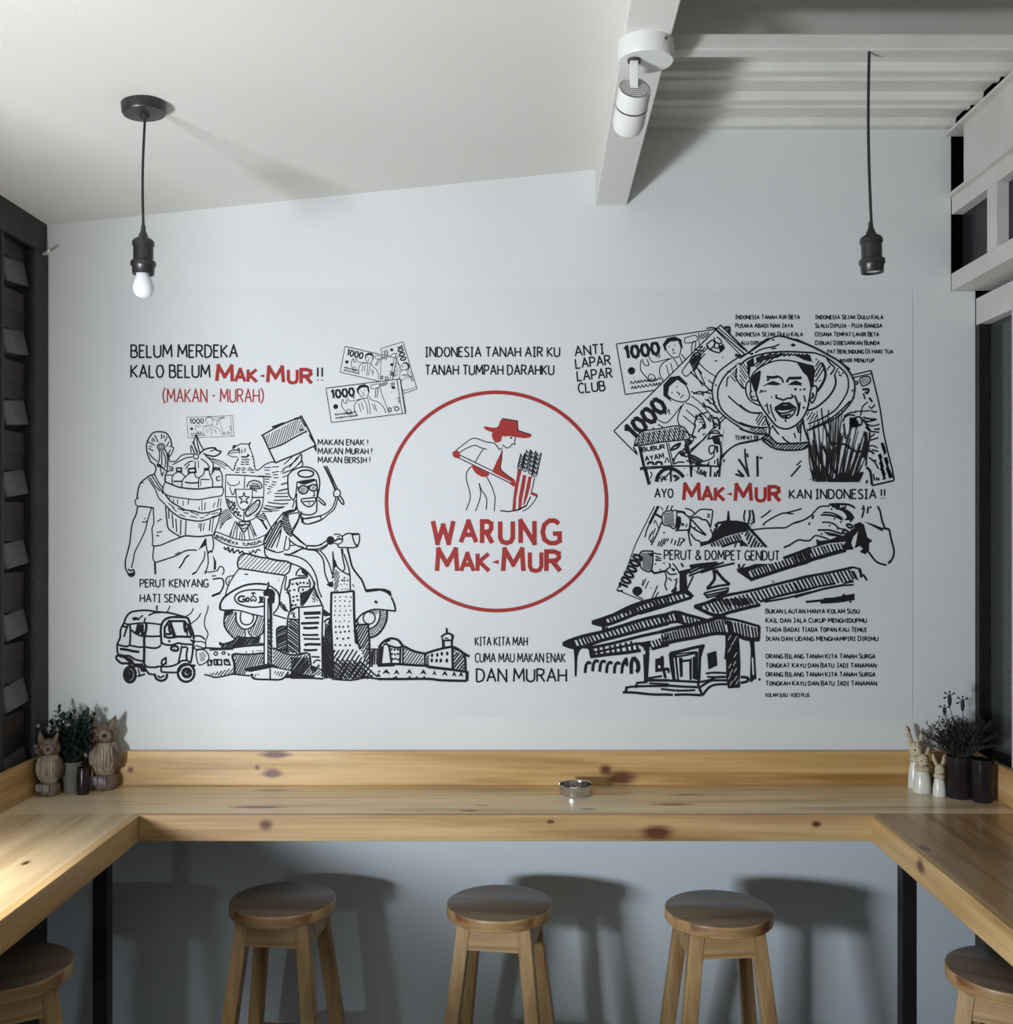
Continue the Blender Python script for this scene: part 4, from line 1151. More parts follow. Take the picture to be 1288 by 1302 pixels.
k.at(270,640).d("""
f 840,100 900,75 960,70 985,25 995,70 960,100 890,120 850,160
w1.9 h-25/2.6 835,110 890,100 880,200 940,340 920,385 860,340 805,210
w2.0 h62/3.0 800,200 800,330 740,480 690,525 620,515 612,410 660,330 740,220
w1.8 840,100 740,220 660,330 612,410 612,510 690,550 740,565
w1.4 800,190 805,330 750,520
w1.4 810,210 850,320 920,385 940,340 890,200 890,130
890,130 1010,112 1005,190 940,300
w1.8 1030,125 1000,220 935,340
w1.8 1040,95 1040,150 1080,180 1180,165 1280,140
1050,210 1100,242 1180,225 1280,190
f 1030,160 1075,175 1070,215 1040,205
w1.5 940,365 1020,440 1110,500
w1.5 905,430 1000,500 1095,530
w1.8 1110,495 1200,500 1288,480
w1.8 1095,530 1180,545 1288,520
l 1110,495 1095,535
w1.8 612,520 620,600 660,640
620,525 680,552 760,575 840,560
w1.5 870,380 850,480 842,540 890,540 908,490 900,400
w1.3 905,495 985,487
f 835,585 900,590 960,575 1060,535 960,590 900,605 840,600
w1.8 850,600 980,620 1090,670 1170,760 1222,880 1240,1000 1280,1100
w1.8 920,700 1020,740 1110,800 1170,880 1195,960
w2.2 310,640 350,598 400,588 560,630 650,640 760,665 880,680 925,715
w2 c l 300,745 296,700 310,640 350,598 400,588 560,630 650,640 760,665 880,680 925,715 900,800 850,842 600,805 450,780 320,765
w1 h47/3.9 310,650 350,605 400,598 560,635 760,670 880,690 915,725 890,800 850,832 600,795 320,755
f 600,625 760,660 890,675 900,690 760,680 640,650
310,770 265,830 190,960 150,1090
w2.6 150,1090 250,1020 380,960 520,940 640,950
w1.8 660,960 710,985 770,1050 785,1130 770,1220 715,1288
w2.4 150,1090 100,1160 95,1240
850,850 820,950 790,1100 800,1200 860,1260
870,850 850,980 855,1020
w1.2 860,1040 900,1080 912,1250
w2 620,1020 520,1010 380,1020 290,1060 262,1110 300,1170 400,1205 500,1215 620,1200
250,845 190,858 158,900 175,950 200,965
w1 200,880 190,930
w2 d 400,830 385,828 412,830
w1.2 d 770,875 770,905 785,900
w2 95,1245 200,1260
""")
k.text('G',305/9.2+270,1150/9.2+640,385/9.2+270,7,w=2.1); k.text('O',398/9.2+270,1148/9.2+640,432/9.2+270,5,w=1.9)
k.text('J',540/9.2+270,1160/9.2+640,572/9.2+270,7,w=1.9); k.text('E',580/9.2+270,1155/9.2+640,606/9.2+270,6,w=1.8)
k.at(270,640).d("""
w1.6 480,1040 480,1080
w1.6 455,1060 480,1042 510,1058
w1.6 c 450,1130 460,1100 480,1085 505,1100 515,1130 500,1145 480,1125 462,1145
""")
k.at(370,690).d("""
w1.8 0,130 120,75 180,75
w1.8 290,92 350,150 385,230 395,340 420,420 440,465
w1.6 345,95 400,160 450,260 482,370
w1.6 180,80 290,92 350,88 430,30
f 415,490 445,462 492,450 497,522 450,515
f 482,100 495,105 510,200 540,275 505,300 498,420 478,420 490,300
w1.8 510,200 540,280 600,335 685,378
w1.8 590,70 610,200 630,300 600,340
f 590,70 612,70 615,130 603,140
w1.8 620,130 668,270 690,380 695,560
w2.4 660,65 690,180 720,290 800,400 830,440 880,570
f 868,545 1000,533 1100,538 1170,568 1180,640 1165,630 1120,590 1050,562 880,583
w2.4 1175,640 1210,720 1225,800
w2.2 1225,800 1120,790 980,780 880,810 820,845 770,900 740,905
f 990,670 1018,692 998,720 972,690
w1.8 o 915,880 70,72
w2 1038,795 1040,870 1000,960 920,1012
w2.6 1125,800 1115,920 1050,1040 980,1095 920,1112
w1.2 h15/2.2 1045,800 1115,800 1105,920 1050,1020 1000,970 1040,880
w1.2 h-50/2.6 930,1020 1000,975 1050,1030 980,1080 930,1100
w1 h50/1.8 900,800 980,790 1030,800 1000,840 930,830
w1.6 d 730,500 722,490 735,512
l 740,905 790,950
""")
k.at(260,740).d("""
w2.4 182,320 185,260 220,190 250,165
w2.4 182,320 240,332 340,327
w1.8 340,327 440,340 560,375 690,405
w1.8 800,380 960,430
w1.6 830,80 880,160 870,280 808,370
w2.2 245,340 230,480 260,560 330,640 370,665
w2 620,640 680,600 700,520
w1.8 430,350 420,420 440,480 500,500 555,475 575,410 560,380
w2 370,350 375,460 430,535 490,552 560,522 610,440 615,395
w1.3 h62/2.6 250,350 368,350 375,470 430,545 470,560 440,640 350,640 260,560 238,480
w1.2 h68/2.4 625,405 698,420 690,600 620,640 540,610 525,575 600,470
f 245,335 340,340 310,380 250,400
w1.6 470,560 480,620 460,640
w1.6 515,560 520,600 570,645
""")
k.done()
# ---- skyline along the foot
k = Ink('skyline_drawing', 'dense ink drawing of towers and an obelisk along the foot of the graphic', layer=2); k.w = 1.8
k.at(260,740).d("""
p 700,180 745,60 830,120 800,240 800,960 700,960
w2 705,180 700,960
w1.8 745,190 745,960
f 748,170 795,230 795,400 792,960 778,960 766,600 757,300
w2 h-60/2.4 748,420 795,420 795,960 750,960
f 690,150 750,75 800,85 830,130 815,220 780,250 752,230 755,165 700,165
w2.4 690,135 745,65 748,0
w1.8 790,200 815,190 808,240 785,240
f 465,1010 720,955 800,960 880,1000 1040,1030 1025,1045 800,1000 740,1012 540,1052 480,1040
w2.4 555,1070 580,1130 760,1140 910,1135 985,1050
770,1010 770,1140
w1 h60/2.6 560,1080 640,1070 600,1120 580,1115
w1.2 h60/3 820,1040 960,1050 900,1110 820,1080
w2.4 0,770 200,778 340,775
w1.8 340,770 500,750 690,738
w1.8 60,795 340,785
w1.8 h50/1.9 185,710 260,720 340,690 385,640 440,655 650,650 640,705 690,712 500,735 340,765 200,775
w2.6 185,700 190,730 260,718 340,688 390,640 440,652 655,650
w1.6 340,760 500,742 690,722
f 600,650 660,640 640,700
w1.6 o 135,837 20,20 225,830 17,16
w1.6 275,830 285,855 300,840
w2 c l 40,915 90,915 85,970 45,975
w2 c l 112,905 200,910 205,970 120,968
w2 c l 232,905 280,908 302,970 240,965
f 130,910 160,910 170,965 140,965
f 60,915 88,915 80,970
f 240,910 275,910 270,950
w2 0,1080 60,1095 130,1115 230,1100 330,1078 440,1088 545,1095
w1.4 h50/2.8 60,1070 200,1040 335,1000 335,1075 200,1095 80,1090
w3 345,845 330,875 350,950 355,1070
w2.4 320,865 360,838 500,848 690,830
w1.5 h65/2.5 355,850 690,838 700,950 520,1000 470,1080 360,1070
w1 490,810 490,840
w1 565,800 570,835
w.8 610,800 670,805
w2.2 800,768 900,812 1000,848 1110,850 1230,840 1265,1030
w1.5 h52/3.0 805,780 970,845 1100,858 1225,850 1250,1000 1288,1110 1050,1055 1000,1018 805,985
f 940,1100 1050,1050 1130,1085 1288,1095 1288,1118 930,1125
w1.8 850,780 845,600 850,545 900,517 970,520
w2.0 h25/2.2 850,550 900,520 970,525 970,820 855,790
w2 1110,290 1010,330 970,480 970,825
w1.8 1110,300 1112,840
w2.0 h-38/2.7 985,440 1110,440 1110,840 975,820
w1.6 h45/2.4 1000,340 1050,330 1020,400
f 1035,375 1060,350 1055,400 1075,420 1035,415
w2 990,430 1080,440 1110,430
""")
k.at(370,750).d("""
p 475,30 735,15 755,620 800,700 490,700
p 100,200 265,0 370,190 365,1020 240,930 215,745 105,740
w2.2 95,200 100,500 105,745
w2 100,205 370,182
w2 130,190 200,100 265,-45
w2 265,-45 310,60 375,200
w1.2 h-52/2.6 235,50 290,10 330,130 260,150
w2 375,200 365,540 370,1020
w4.4 l 150,275 350,268
w2.6 l 165,328 335,322
w3.4 l 118,392 330,385
w3.4 145,440 190,448 320,440
w2.8 135,522 180,528 325,525
w2.6 l 150,572 340,575
w3.4 160,650 200,635 350,638
w3 150,700 210,706 310,700
w2.2 240,780 340,785
w2 260,860 300,820 350,830
f 245,880 300,900 330,860 340,900 250,930
w2.4 220,745 245,930 300,935
w2 105,745 215,748 240,930
w2 245,930 330,920 380,960
w1.6 h40/2.6 250,940 330,930 380,1000 260,1000
w2.4 0,1030 200,1030 380,1040
w1.3 h52/3 0,790 200,790 225,960 60,1000 0,960
f 0,935 60,950 150,985 240,1000 240,1030 0,1030
f 378,220 460,280 460,300 400,312 385,300
w2.4 390,380 420,345 470,330
w1.8 410,390 400,540
f 365,540 385,540 400,700 430,1035 385,1035
w2.2 h-58/2.4 385,560 430,380 478,340 490,1035 390,1035
f 440,340 478,335 482,480 450,440
w3 475,25 470,330 485,690 495,1030
w2.6 470,32 600,28 740,12
w3 735,15 740,300 760,620
w2 760,620 800,640 805,700
w2.2 d 515,85 575,82 645,83 705,85
w2.2 d 517,130 573,128 630,130 690,135
w2.2 d 520,190 575,190 630,190 685,188
w2.1 d 520,245 575,247 645,245 700,240
w2.1 d 512,295 567,298 627,295 680,295
w2.1 d 525,365 572,370 627,362 680,370
w2.9 d 523,432 568,430 613,432 670,427
w3 d 527,495 580,495 632,487 682,483
w3.2 d 543,567 613,572 672,562
w3 d 520,645 577,645 640,648 692,647
w1.9 h58/4.6 490,705 760,690 815,780 900,820 960,1000 960,1035 495,1035
w1.9 h-42/4.4 500,800 830,830 1010,1010 1010,1040 500,1040
w1.5 h55/2.9 500,850 860,850 900,1030 500,1040
w2.4 480,1040 700,1055 880,1025 1010,1040
w1.9 h60/3 760,415 905,412 925,690 800,690 765,620
w2.4 755,412 830,405 905,405
w2.4 905,405 918,600 925,900
f 752,480 775,480 795,640 760,620
w1.8 h60/3 820,700 930,700 930,900 860,830
w2 945,710 950,900
w1.8 l 870,692 1060,692
w1.8 h88/2.6 950,700 1050,700 1045,870 955,875
w2.6 740,345 790,390
w2 745,370 790,345
w1.6 d 735,478
""")
k.at(370,690).d("""
w1.2 h60/2.4 505,300 575,350 545,572 505,572
w2.6 d 625,412 625,445 665,440 600,440
w1.6 d 590,490 625,480 655,490 600,545 640,540 665,545
w1.6 l 480,580 735,572
""")
k.at(270,640).d("""
w2.4 870,1010 900,965 910,890
f 895,890 960,872 1000,862 1110,862 1105,880 1000,885 940,900
980,850 992,800 1040,762 1105,800 1112,865
f 1040,762 1075,770 1110,810 1108,865 1085,840 1050,815
w1.8 1000,845 1090,850
1130,885 1142,970 1020,980 1012,1040
w2 870,1010 905,1075 925,1258
w3 d 985,935 1030,930 1070,930 1115,935 910,1020 960,1012 950,1095 990,1085 950,1140 1000,1130 940,1190 975,1190 1060,1010 1000,950 940,945
w1.6 1140,985 1165,1010 1120,1010
w2.6 1190,915 1190,970 1130,1080 1060,1170
w2 1000,1210 920,1262
w1.8 h50/2.0 1025,1050 1125,1015 1170,1000 1110,1100 1030,1200
w1.2 h-55/2.4 1170,1010 1200,1000 1240,1100 1190,1140
w1.5 800,1150 850,1230 890,1270
w1.6 h50/2.2 800,1180 840,1170 890,1260 850,1265
""")
k.at(480,770).d("""
w3 15,490 60,430 130,388 190,385 250,410 305,485
w2 80,430 150,405
f 15,490 75,462 68,540 50,690 15,690
w2.4 70,460 130,465 165,690
w2.6 130,465 230,492 300,470
w3 d 165,510 200,515 240,515 170,565 205,570 240,565 180,625 210,620 240,630
w2.6 l 270,490 262,690
w2 l 300,490 296,685
w3 310,475 420,530 540,558 580,560
w1.3 h55/3.3 310,495 535,580 535,690 300,680
w3.2 0,690 180,682 350,690 500,700 600,700
w2.4 0,705 200,700
f 500,690 600,700 880,732 1050,762 1052,790 880,765 600,735
w3.2 560,560 650,530 760,500 870,482 940,510 1010,560 1075,595
w3 875,490 880,740
w2.0 h50/3.2 895,520 1010,585 1020,750 890,735
f 540,560 560,560 560,700 545,690
w1.6 h50/2.2 560,580 605,570 600,690 560,700
w3 870,490 1010,565 1030,760
w2.6 745,370 780,338 830,325 882,352 872,400
f 745,365 770,345 760,380 780,400 790,485 755,490 752,400
w2.4 755,410 865,405
w2.8 870,400 868,485
f 862,340 890,355 876,400 862,390
w2.6 l 806,262 815,325
w1.6 785,380 830,385
fo 638,580 14,24 700,575 14,24 752,562 15,24 815,560 15,24
fo 635,640 15,24 690,642 15,24 740,642 15,24 810,642 16,26
w3.2 0,858 300,858 600,856 740,872 1045,880
w4 1048,765 1045,880
w2.6 30,830 0,800
""" + "\n".join(f"f {x-s},{y+25} {x},{y-35} {x+s*.5:.0f},{y-10} {x+s},{y+30} {x+2},{y+8}" for x, y, s in ((100,775,48),(222,780,35),(370,775,36),(535,780,40),(665,790,24),(785,795,36),(895,803,28),(975,808,30))) + """
w2 30,760 10,780
w2 180,850 230,830
w2 360,850 385,825
w2 450,850 465,825
w2 540,850 550,825
""")
k.done()
# ---- banknotes
def note(k, tl, tr, bl, w=1.0, num='1000', lite=False, part=1.0):
    ux, uy = tr[0]-tl[0], tr[1]-tl[1]; vx, vy = bl[0]-tl[0], bl[1]-tl[1]
    W = math.hypot(ux, uy)
    F = lambda a, b: (tl[0]+ux*a+vx*b, tl[1]+uy*a+vy*b)
    def poly(s, ww=None, mode='s', cl=False):
        q = [F(*map(float, t.split(','))) for t in s.split()]
        if mode == 'f': k.fill(q, 0)
        else: k.ribbon(k.smooth(q, cl), ww or w, 0)
    k.fill([F(0,0), F(1,0), F(1,1), F(0,1)], 2, -1)
    for a, b in (((0,0),(1,0)),((1,0),(1,1)),((1,1),(0,1)),((0,1),(0,0))): k.ribbon([F(*a), F(*b)], w*1.2, 0)
    if lite != 2:
        x0, y0 = F(.06, .31); x1, y1 = F(.36, .31)
        k.text(num, x0, y0, x1, math.hypot(vx, vy)*.225, w=W*.026 if not lite else W*.020, y1=y1, gap=.2)
    # portrait
    if not lite: poly('.41,.30 .40,.14 .45,.03 .52,.02 .57,.10 .57,.28 .55,.25 .54,.12 .47,.11 .43,.17', mode='f')
    else: poly('.41,.2 .42,.08 .5,.03 .55,.08 .56,.2', w*2)
    poly('.42,.18 .43,.3 .47,.42 .52,.42 .55,.30 .56,.2', w*1.1)
    if not lite:
        for q in ((.455,.2),(.505,.19)): k.disc(*F(*q), w*.7, w*.7, 0, 7)
        poly('.47,.34 .50,.34'); poly('.48,.24 .485,.29 .475,.29')
    poly('.46,.43 .40,.47 .35,.55 .33,.7 .36,.9', w*1.1); poly('.55,.38 .58,.5 .66,.58 .72,.75 .74,.93', w*1.1)
    poly('.47,.44 .5,.6 .5,.9'); poly('.53,.43 .54,.6 .53,.9'); poly('.40,.55 .41,.8'); poly('.44,.52 .45,.75'); poly('.61,.62 .62,.85'); poly('.58,.6 .6,.8')
    poly('.26,.32 .28,.44 .33,.46 .44,.43'); poly('.2,.36 .21,.48 .25,.5 .24,.38', w*1.1); poly('.19,.38 .17,.55 .2,.7 .25,.82 .3,.8', w*1.1); poly('.24,.68 .28,.72 .27,.82 .22,.8', w, cl=True)
    if W > 90: poly('.34,.4 .36,.34 .32,.36')
    c = F(.09, .56); k.disc(c[0], c[1], W*.034, W*.034, 0, 10); c2 = F(.085, .53); k._add([(c2[0]+W*.012*math.cos(t*1.05), c2[1]+W*.010*math.sin(t*1.05)) for t in range(6)], [(0,1,2,3,4,5)], 2, 1)
    k.disc(*F(.1,.70), w*.6, w*.6, 0, 6)
    R = random.Random(int(tl[0]))
    if lite != 2:
        for bb in (.80, .90):
            a = .06
            while a < .31+(bb-.8)*.4:
                h = R.uniform(.015,.035); k.ribbon([F(a, bb+.01), F(a+h*.5, bb-.035), F(a+h, bb+.02)], w*1.1, 0); a += h+.004
    poly('.60,.08 .70,.06 .70,.17 .60,.18 .60,.08'); poly('.63,.45 .66,.2 .69,.2 .65,.45', w*1.1)
    if part < .75: return
    poly('.73,.02 .72,.3 .75,.6 .78,.95', w); k.hatch([F(.72,.06), F(.82,.02), F(.83,.12), F(.74,.16)], 50, w*1.8, w*1.1, 0)
    k.disc(*F(.86,.35), w*.7, w*.7, 0, 6); k.disc(*F(.9,.55), w*.6, w*.6, 0, 6)
    poly('.78,.86 .80,.78 .82,.86 .80,.9', w*1.4, cl=True); poly('.86,.84 .9,.78 .92,.86 .88,.9', w*1.4, cl=True); poly('.84,.78 .88,.77')
    k.ribbon([F(.955,0), F(.955,1)], w, 0)
    k.hatch([F(.925,.5), F(.945,.5), F(.945,.7), F(.925,.7)], 80, w*1.5, w, 0)
k = Ink('banknote_drawing', 'three overlapping small banknotes at the top centre', layer=1)
note(k, (512.5,434.7), (530.4,495), (484.2,443.4), .75, lite=False); k.layer = 2
note(k, (439.1,440.7), (504.5,455.9), (432.6,473.3), .8); k.layer = 3
note(k, (414.7,493.9), (509,482), (421.7,537.4), .9)
k.at(400,420).d("""
w1 l 965,570 1025,960
w1 l 1000,565 1060,955
w.9 h75/1.6 885,620 940,600 945,690 900,680
fo 920,672 20,16
fo 905,405 20,18
w1.4 h80/1.6 905,490 935,490 930,540 905,540
""")
k.done()
k = Ink('banknote_drawing', 'tiny pale banknote above the basket'); note(k, (237.8,530.8), (296,528.5), (239.5,557), .5, lite=True); k.done()
k = Ink('banknote_drawing', 'two large banknotes crossing left of the straw hat', layer=1)
note(k, (783.6,437.5), (926.5,416.3), (795,501.8), 1.25); k.layer = 2
note(k, (780.3,548.2), (915.8,413.6), (842,610.5), 1.45)
k.at(850,400).d("""
w2 l 605,125 925,440
w2 l 555,175 890,465
w1.6 h-40/6 600,140 900,430 880,450 575,165
w1.8 570,165 500,155 440,165
w2 650,150 710,150 715,210
w1.6 665,160 690,175 700,215
w2 c 445,350 470,330 510,300 540,330 530,360 500,400 460,395
w1.8 530,265 545,320 590,340 620,330 600,290 560,265
w1.8 c 540,335 585,345 590,390 540,390
w2.4 h45/2 580,370 640,345 660,400 600,450
w2 450,360 480,410 550,440 600,450
w2.2 240,560 300,460 370,465 340,590 290,665
w2 h40/2.0 245,560 300,470 365,480 335,590 290,660
fo 552,543 16,10
w2 l 340,635 390,695
w1.8 l 250,670 500,900
w1.6 l 460,765 520,815
d 425,740
w2 300,415 410,428
w1.6 350,385 400,375
w1.6 400,320 445,295
w2.4 780,460 830,500
w2.4 775,490 840,470
w2 810,480 840,510
w2 290,930 345,905 420,910 495,925
w3 d 400,940
w2.4 400,1030 430,1075 480,1090 530,1130 585,1150
w2 395,1080 430,1070
w2 455,985 490,1050
w2 510,1040 560,1080
w2 350,1165 400,1160 465,1135
w1.8 460,1240 490,1170
w1.8 480,1250 510,1175
w1.8 505,1250 530,1190
w1.8 590,1230 640,1185
""")
k.at(770,490).d("""
w2 1000,610 1045,480 1040,430 1100,340 1160,450 1160,500 1130,500
w1.8 1060,340 1050,390
w1.6 1090,360 1130,380
w1.6 1085,390 1130,405
w1.6 1090,430 1140,435
w2 1085,550 1095,520 1130,495
f 1125,450 1165,450 1165,510 1130,490
""")
k.done()
k = Ink('banknote_drawing', 'banknote corner behind the rice stalks at the right')
k.at(1010,460).d("""
w1.8 l 680,155 895,103
w1.6 l 690,185 900,140
w2 895,103 930,250 1000,550 1050,880 1150,1288
w1.8 c 765,200 800,180 870,175 885,240 800,285 770,240
w.6 h50/1.4 775,205 865,185 870,240 800,270
w2 705,235 740,235 735,260 715,260
w3 790,325 870,320
w2.8 870,320 850,370 825,350
w2.2 805,370 825,440
w2.8 870,420 910,470
w2.4 900,440 880,440
w1.8 860,470 800,520 780,590 770,630
w2 870,520 900,545 940,500
w2 890,570 935,590 965,580
w1.8 700,580 800,580 880,570
w2 575,640 640,600 720,590
w2.4 800,650 880,670 950,675 860,700 800,690
w2 820,720 900,750 970,740 990,725
w2 830,760 880,810 990,825
w2.2 930,790 990,790
w3 d 985,785
w2 880,890 940,840
w2 880,920 980,890
w1.8 850,1000 910,980 970,1010
w2 905,1030 980,1050
w2.6 870,1040 910,1060 930,1080
w2 870,1120 940,1180 980,1255
w2 900,1150 960,1160
w3 h-72/1.6 1010,950 1035,945 1070,1080 1045,1090
w3 h-72/1.6 985,1080 1005,1075 1040,1260 1010,1265
w3 h-72/1.6 1050,1120 1075,1115 1110,1270 1085,1275
d 700,425
""")
k.at(1010,530).d("""
w2.2 l 1145,640 1165,740
w2.4 l 1165,745 905,805
w3.4 840,590 880,630 895,700 905,800
w2 l 920,670 935,745
w2.2 l 955,710 965,745
w2.2 l 975,715 990,745
w3.2 h-72/1.6 1010,620 1040,615 1065,730 1040,735
w3.2 h-72/1.6 1085,620 1110,615 1135,715 1110,720
w2.6 l 850,740 840,780
""")
k.done()
# ---- the grinning man in the straw hat
k = Ink('portrait_drawing', 'line portrait of a laughing man in a wide straw hat', layer=4); k.w = 2.2
k.at(890,380,4.954).d("""
p 75,590 110,480 220,390 400,260 480,235 600,260 760,340 900,430 970,530 960,620 880,730 690,830 660,900 700,910 640,950 480,950 420,900 430,840 300,830 180,760 110,690
""")
k.at(940,430).d("""
0,240 90,180 180,110 260,50 345,0
560,0 700,45 860,105 1000,180 1150,265 1288,370
w2.4 0,320 70,260 150,220 300,180 420,165 560,160 700,165 880,175
w2.2 880,175 1000,220 1100,290 1200,370 1255,440 1272,520 1262,620 1210,720 1130,830 1050,890 960,940 880,975 800,1005
1288,740 1180,850 1080,930 960,1000 860,1040 790,1085
w2 180,175 260,130 380,105 430,90 465,70
w2 370,125 430,120
f 370,25 390,12 415,28 395,35
f 590,85 625,60 665,85 625,105
f 120,190 150,170 170,180 140,205
w2.4 0,1060 80,1090 200,1120 330,1125
w2.2 0,985 90,1020 200,1045 330,1045
w2.2 0,780 60,830 130,870 200,880 270,875
w2 0,540 50,595
w2.2 1020,240 1060,300 1110,350 1060,430
w1.8 l 1020,375 1060,320
w1.8 1150,350 1110,430
w2.6 1110,430 1125,520 1095,610 1030,700 940,780 860,830 790,845
w3.4 960,290 990,350 1005,430 980,510 940,580 900,630
w2.4 1150,400 1170,400
w2.6 d 1165,430 1185,440 1205,412
w2 130,470 170,400 260,330 360,285 450,262 560,262 640,275 700,290 780,310 860,330
w1.8 160,330 220,280 340,240 450,225
w2.4 h25/2.2 190,235 320,190 460,175 620,185 820,190 850,280 760,260 640,205 480,215 330,245 200,310
w1.8 h40/2.8 180,330 320,240 440,225 330,290 200,370
f 80,280 165,225 175,330 130,340 120,430 95,430 90,340
w2 95,340 105,430 120,490
w1.4 h-55/3 0,310 50,290 90,340 100,450 40,570 0,540
f 120,480 180,410 235,380 240,450 205,570 190,650 165,610 150,560
w2 c 120,500 80,540 72,620 100,700 150,750 240,790 220,740 150,720 125,660 130,620
w2 d 160,680 170,690
w1.6 150,620 120,650 150,700
w2.4 190,640 215,720 260,810 330,910 420,1020 490,1055 560,1062 640,1030 720,960 770,880 800,800 815,760
w2.2 240,380 235,450 210,570 190,640
f 670,290 760,295 870,330 885,400 870,480 865,570 830,600 815,520 790,450 740,400
w1.4 l 850,500 880,500
w2.2 c 830,620 850,570 885,560 905,600 885,700 850,760 830,740 820,700
w3 850,640 860,680 835,710
w2.2 815,700 800,800
w1.8 h58/3.6 890,230 960,290 990,380 940,500 890,560 880,420
w1.6 h58/3.6 780,880 830,850 910,890 900,950 790,990
w1.6 h58/3.4 810,1020 900,990 960,960 940,1010 820,1060
w1.6 h58/3.4 180,950 240,880 290,890 310,1020 210,1030
w1.6 h30/2.6 80,1050 320,1060 320,1110 180,1105
w3.6 315,455 380,462 455,450
w2.4 455,450 495,480 508,525
w2.4 315,490 350,488
w3.8 570,470 640,470 725,465
w3 575,470 550,520
f 275,560 330,525 390,500 440,520 490,540 440,555 380,552 320,548 285,568
f 560,550 610,515 660,495 740,535 690,555 620,552
w1.8 690,530 720,560
w3 640,590 665,608
w2.4 l 700,605 720,605
w2.4 740,600 770,600
w2.2 l 235,645 260,605
w2 l 265,635 285,615
w2 l 300,630 310,610
w2.4 430,660 430,700 470,710 510,725 560,705 610,700 620,670
w2 605,655 625,690
w3 410,825 460,790 510,762 540,770 575,762 620,795 660,820
w2.2 660,820 630,890 590,925 540,940 480,915 410,830
f 420,825 500,775 540,790 580,772 655,815 600,840 500,850 430,842
w2.4 430,850 480,880 560,870 640,835
w2.6 h10/2.2 440,870 500,895 560,895 620,870 590,915 530,932 470,905
w2.4 530,955 545,980
w2.6 640,670 670,740 690,830 670,915
w2.2 705,750 695,840 680,890
w2 750,670 770,750
d 375,690
w3.4 d 750,815
w2 320,760 325,820 350,890
w2 360,775 375,860 425,975
w1.6 l 285,790 320,795
w2.6 300,910 320,980 350,1060 345,1150
w1.6 h60/3.4 330,960 390,1020 350,1130
w2.2 380,1020 420,1080 460,1130
w2.2 495,1150 540,1200 590,1230
w2 l 635,1110 655,1170
w2.6 740,950 755,1050 780,1130 810,1200
f 720,980 745,950 770,1080 800,1190 770,1140 745,1050
w1.8 720,980 715,1100 710,1210
w2 670,1040 690,1110
w1.6 h75/2 660,1030 720,990 710,1130
w2.4 250,1170 330,1200 400,1260
""")
k.at(890,380,4.954).d("""
w1.8 h40/2.9 390,870 430,860 480,905 560,910 690,905 640,950 480,950
w2.4 385,880 430,860 480,908 560,912 690,905
w2.4 390,890 480,948 640,950 690,910
w2 385,885 250,910 180,950 130,1000
w2 280,945 285,1020 305,1120
w2.6 240,1010 280,1070 305,1120
w2.6 220,1105 270,1120
w2.4 235,1080 275,1120
w2.6 l 358,990 360,1120
w2 570,1120 630,1050
w1.6 l 605,1050 635,1020
w2 370,1000 390,1005
w1.8 150,1010 145,1030
w2 l 295,975 298,1000
w2.6 d 50,565 100,545 320,350
f 165,460 185,450 195,462 175,470
f 215,415 255,400 250,412
f 950,575 970,570 955,590
w2 75,590 80,540 110,470 180,410 260,360 320,340
w2 75,590 90,670 140,730 220,790 300,840 420,855
w2.2 110,620 115,560 160,480 230,420
w2.2 110,620 130,690 190,750 280,800 400,815
w2 175,612 240,670 310,715 380,718
w1.8 165,555 170,510 180,490
w1.4 h-50/3.2 180,490 230,430 235,520 215,530
w2 230,440 228,510 290,575
w2 300,345 420,265 480,238 520,240 600,260
w2 600,255 740,320 880,400 950,480 972,550 955,640 880,730 790,785 670,832
""")
k.done()
# ---- rice stalks
k = Ink('rice_stalks_drawing', 'dense black sheaf of rice stalks', layer=5); R = random.Random(5)
for i in range(46):
    u = i/45; xb = 1032+u*60+R.uniform(-3,3); yb = 612+R.uniform(-1,1)
    xt = 1026+u*80+R.uniform(-6,6); yt = 548-40*math.sin(min(1,u*1.15)*math.pi)*R.uniform(.25,1)+R.uniform(0,26)
    if xt > 1090: yt = max(yt, 548)
    xb = 1042+(xb-1042)*.86
    xm = xt*.55+xb*.45+R.uniform(-2,2); ym = (yt+yb)/2
    k.ribbon([(xt,yt),(xm,ym)], R.uniform(.7,1.2), 0); k.ribbon([(xm,ym),(xb,yb)], R.uniform(1.1,1.9), 0)
k.at(1010,530).d("""
f 380,765 470,710 540,650 570,690 600,650 660,690 720,670 790,640 800,660 780,710 750,765
f 165,600 200,630 260,680 320,760 270,765 200,680
w3 180,330 200,480 260,600 340,760
w3 230,320 290,500 360,640 430,760
w3 330,340 420,560 500,700
w2.4 430,310 560,320 640,350
w2.4 610,350 720,410 780,400
w2 870,180 870,260 840,420 830,580
w4 820,180 830,300 800,480
w2 310,-100 330,60 380,200 440,340
w1.6 400,-80 385,20 420,160
w2 o 740,55 45,55
w3 h30/2 640,20 700,10 760,100 640,150
w2 560,60 580,10 640,-20 700,-10
w2 570,80 575,140 590,260
w2 800,30 850,120 880,160
d 180,735
""")
k.done()
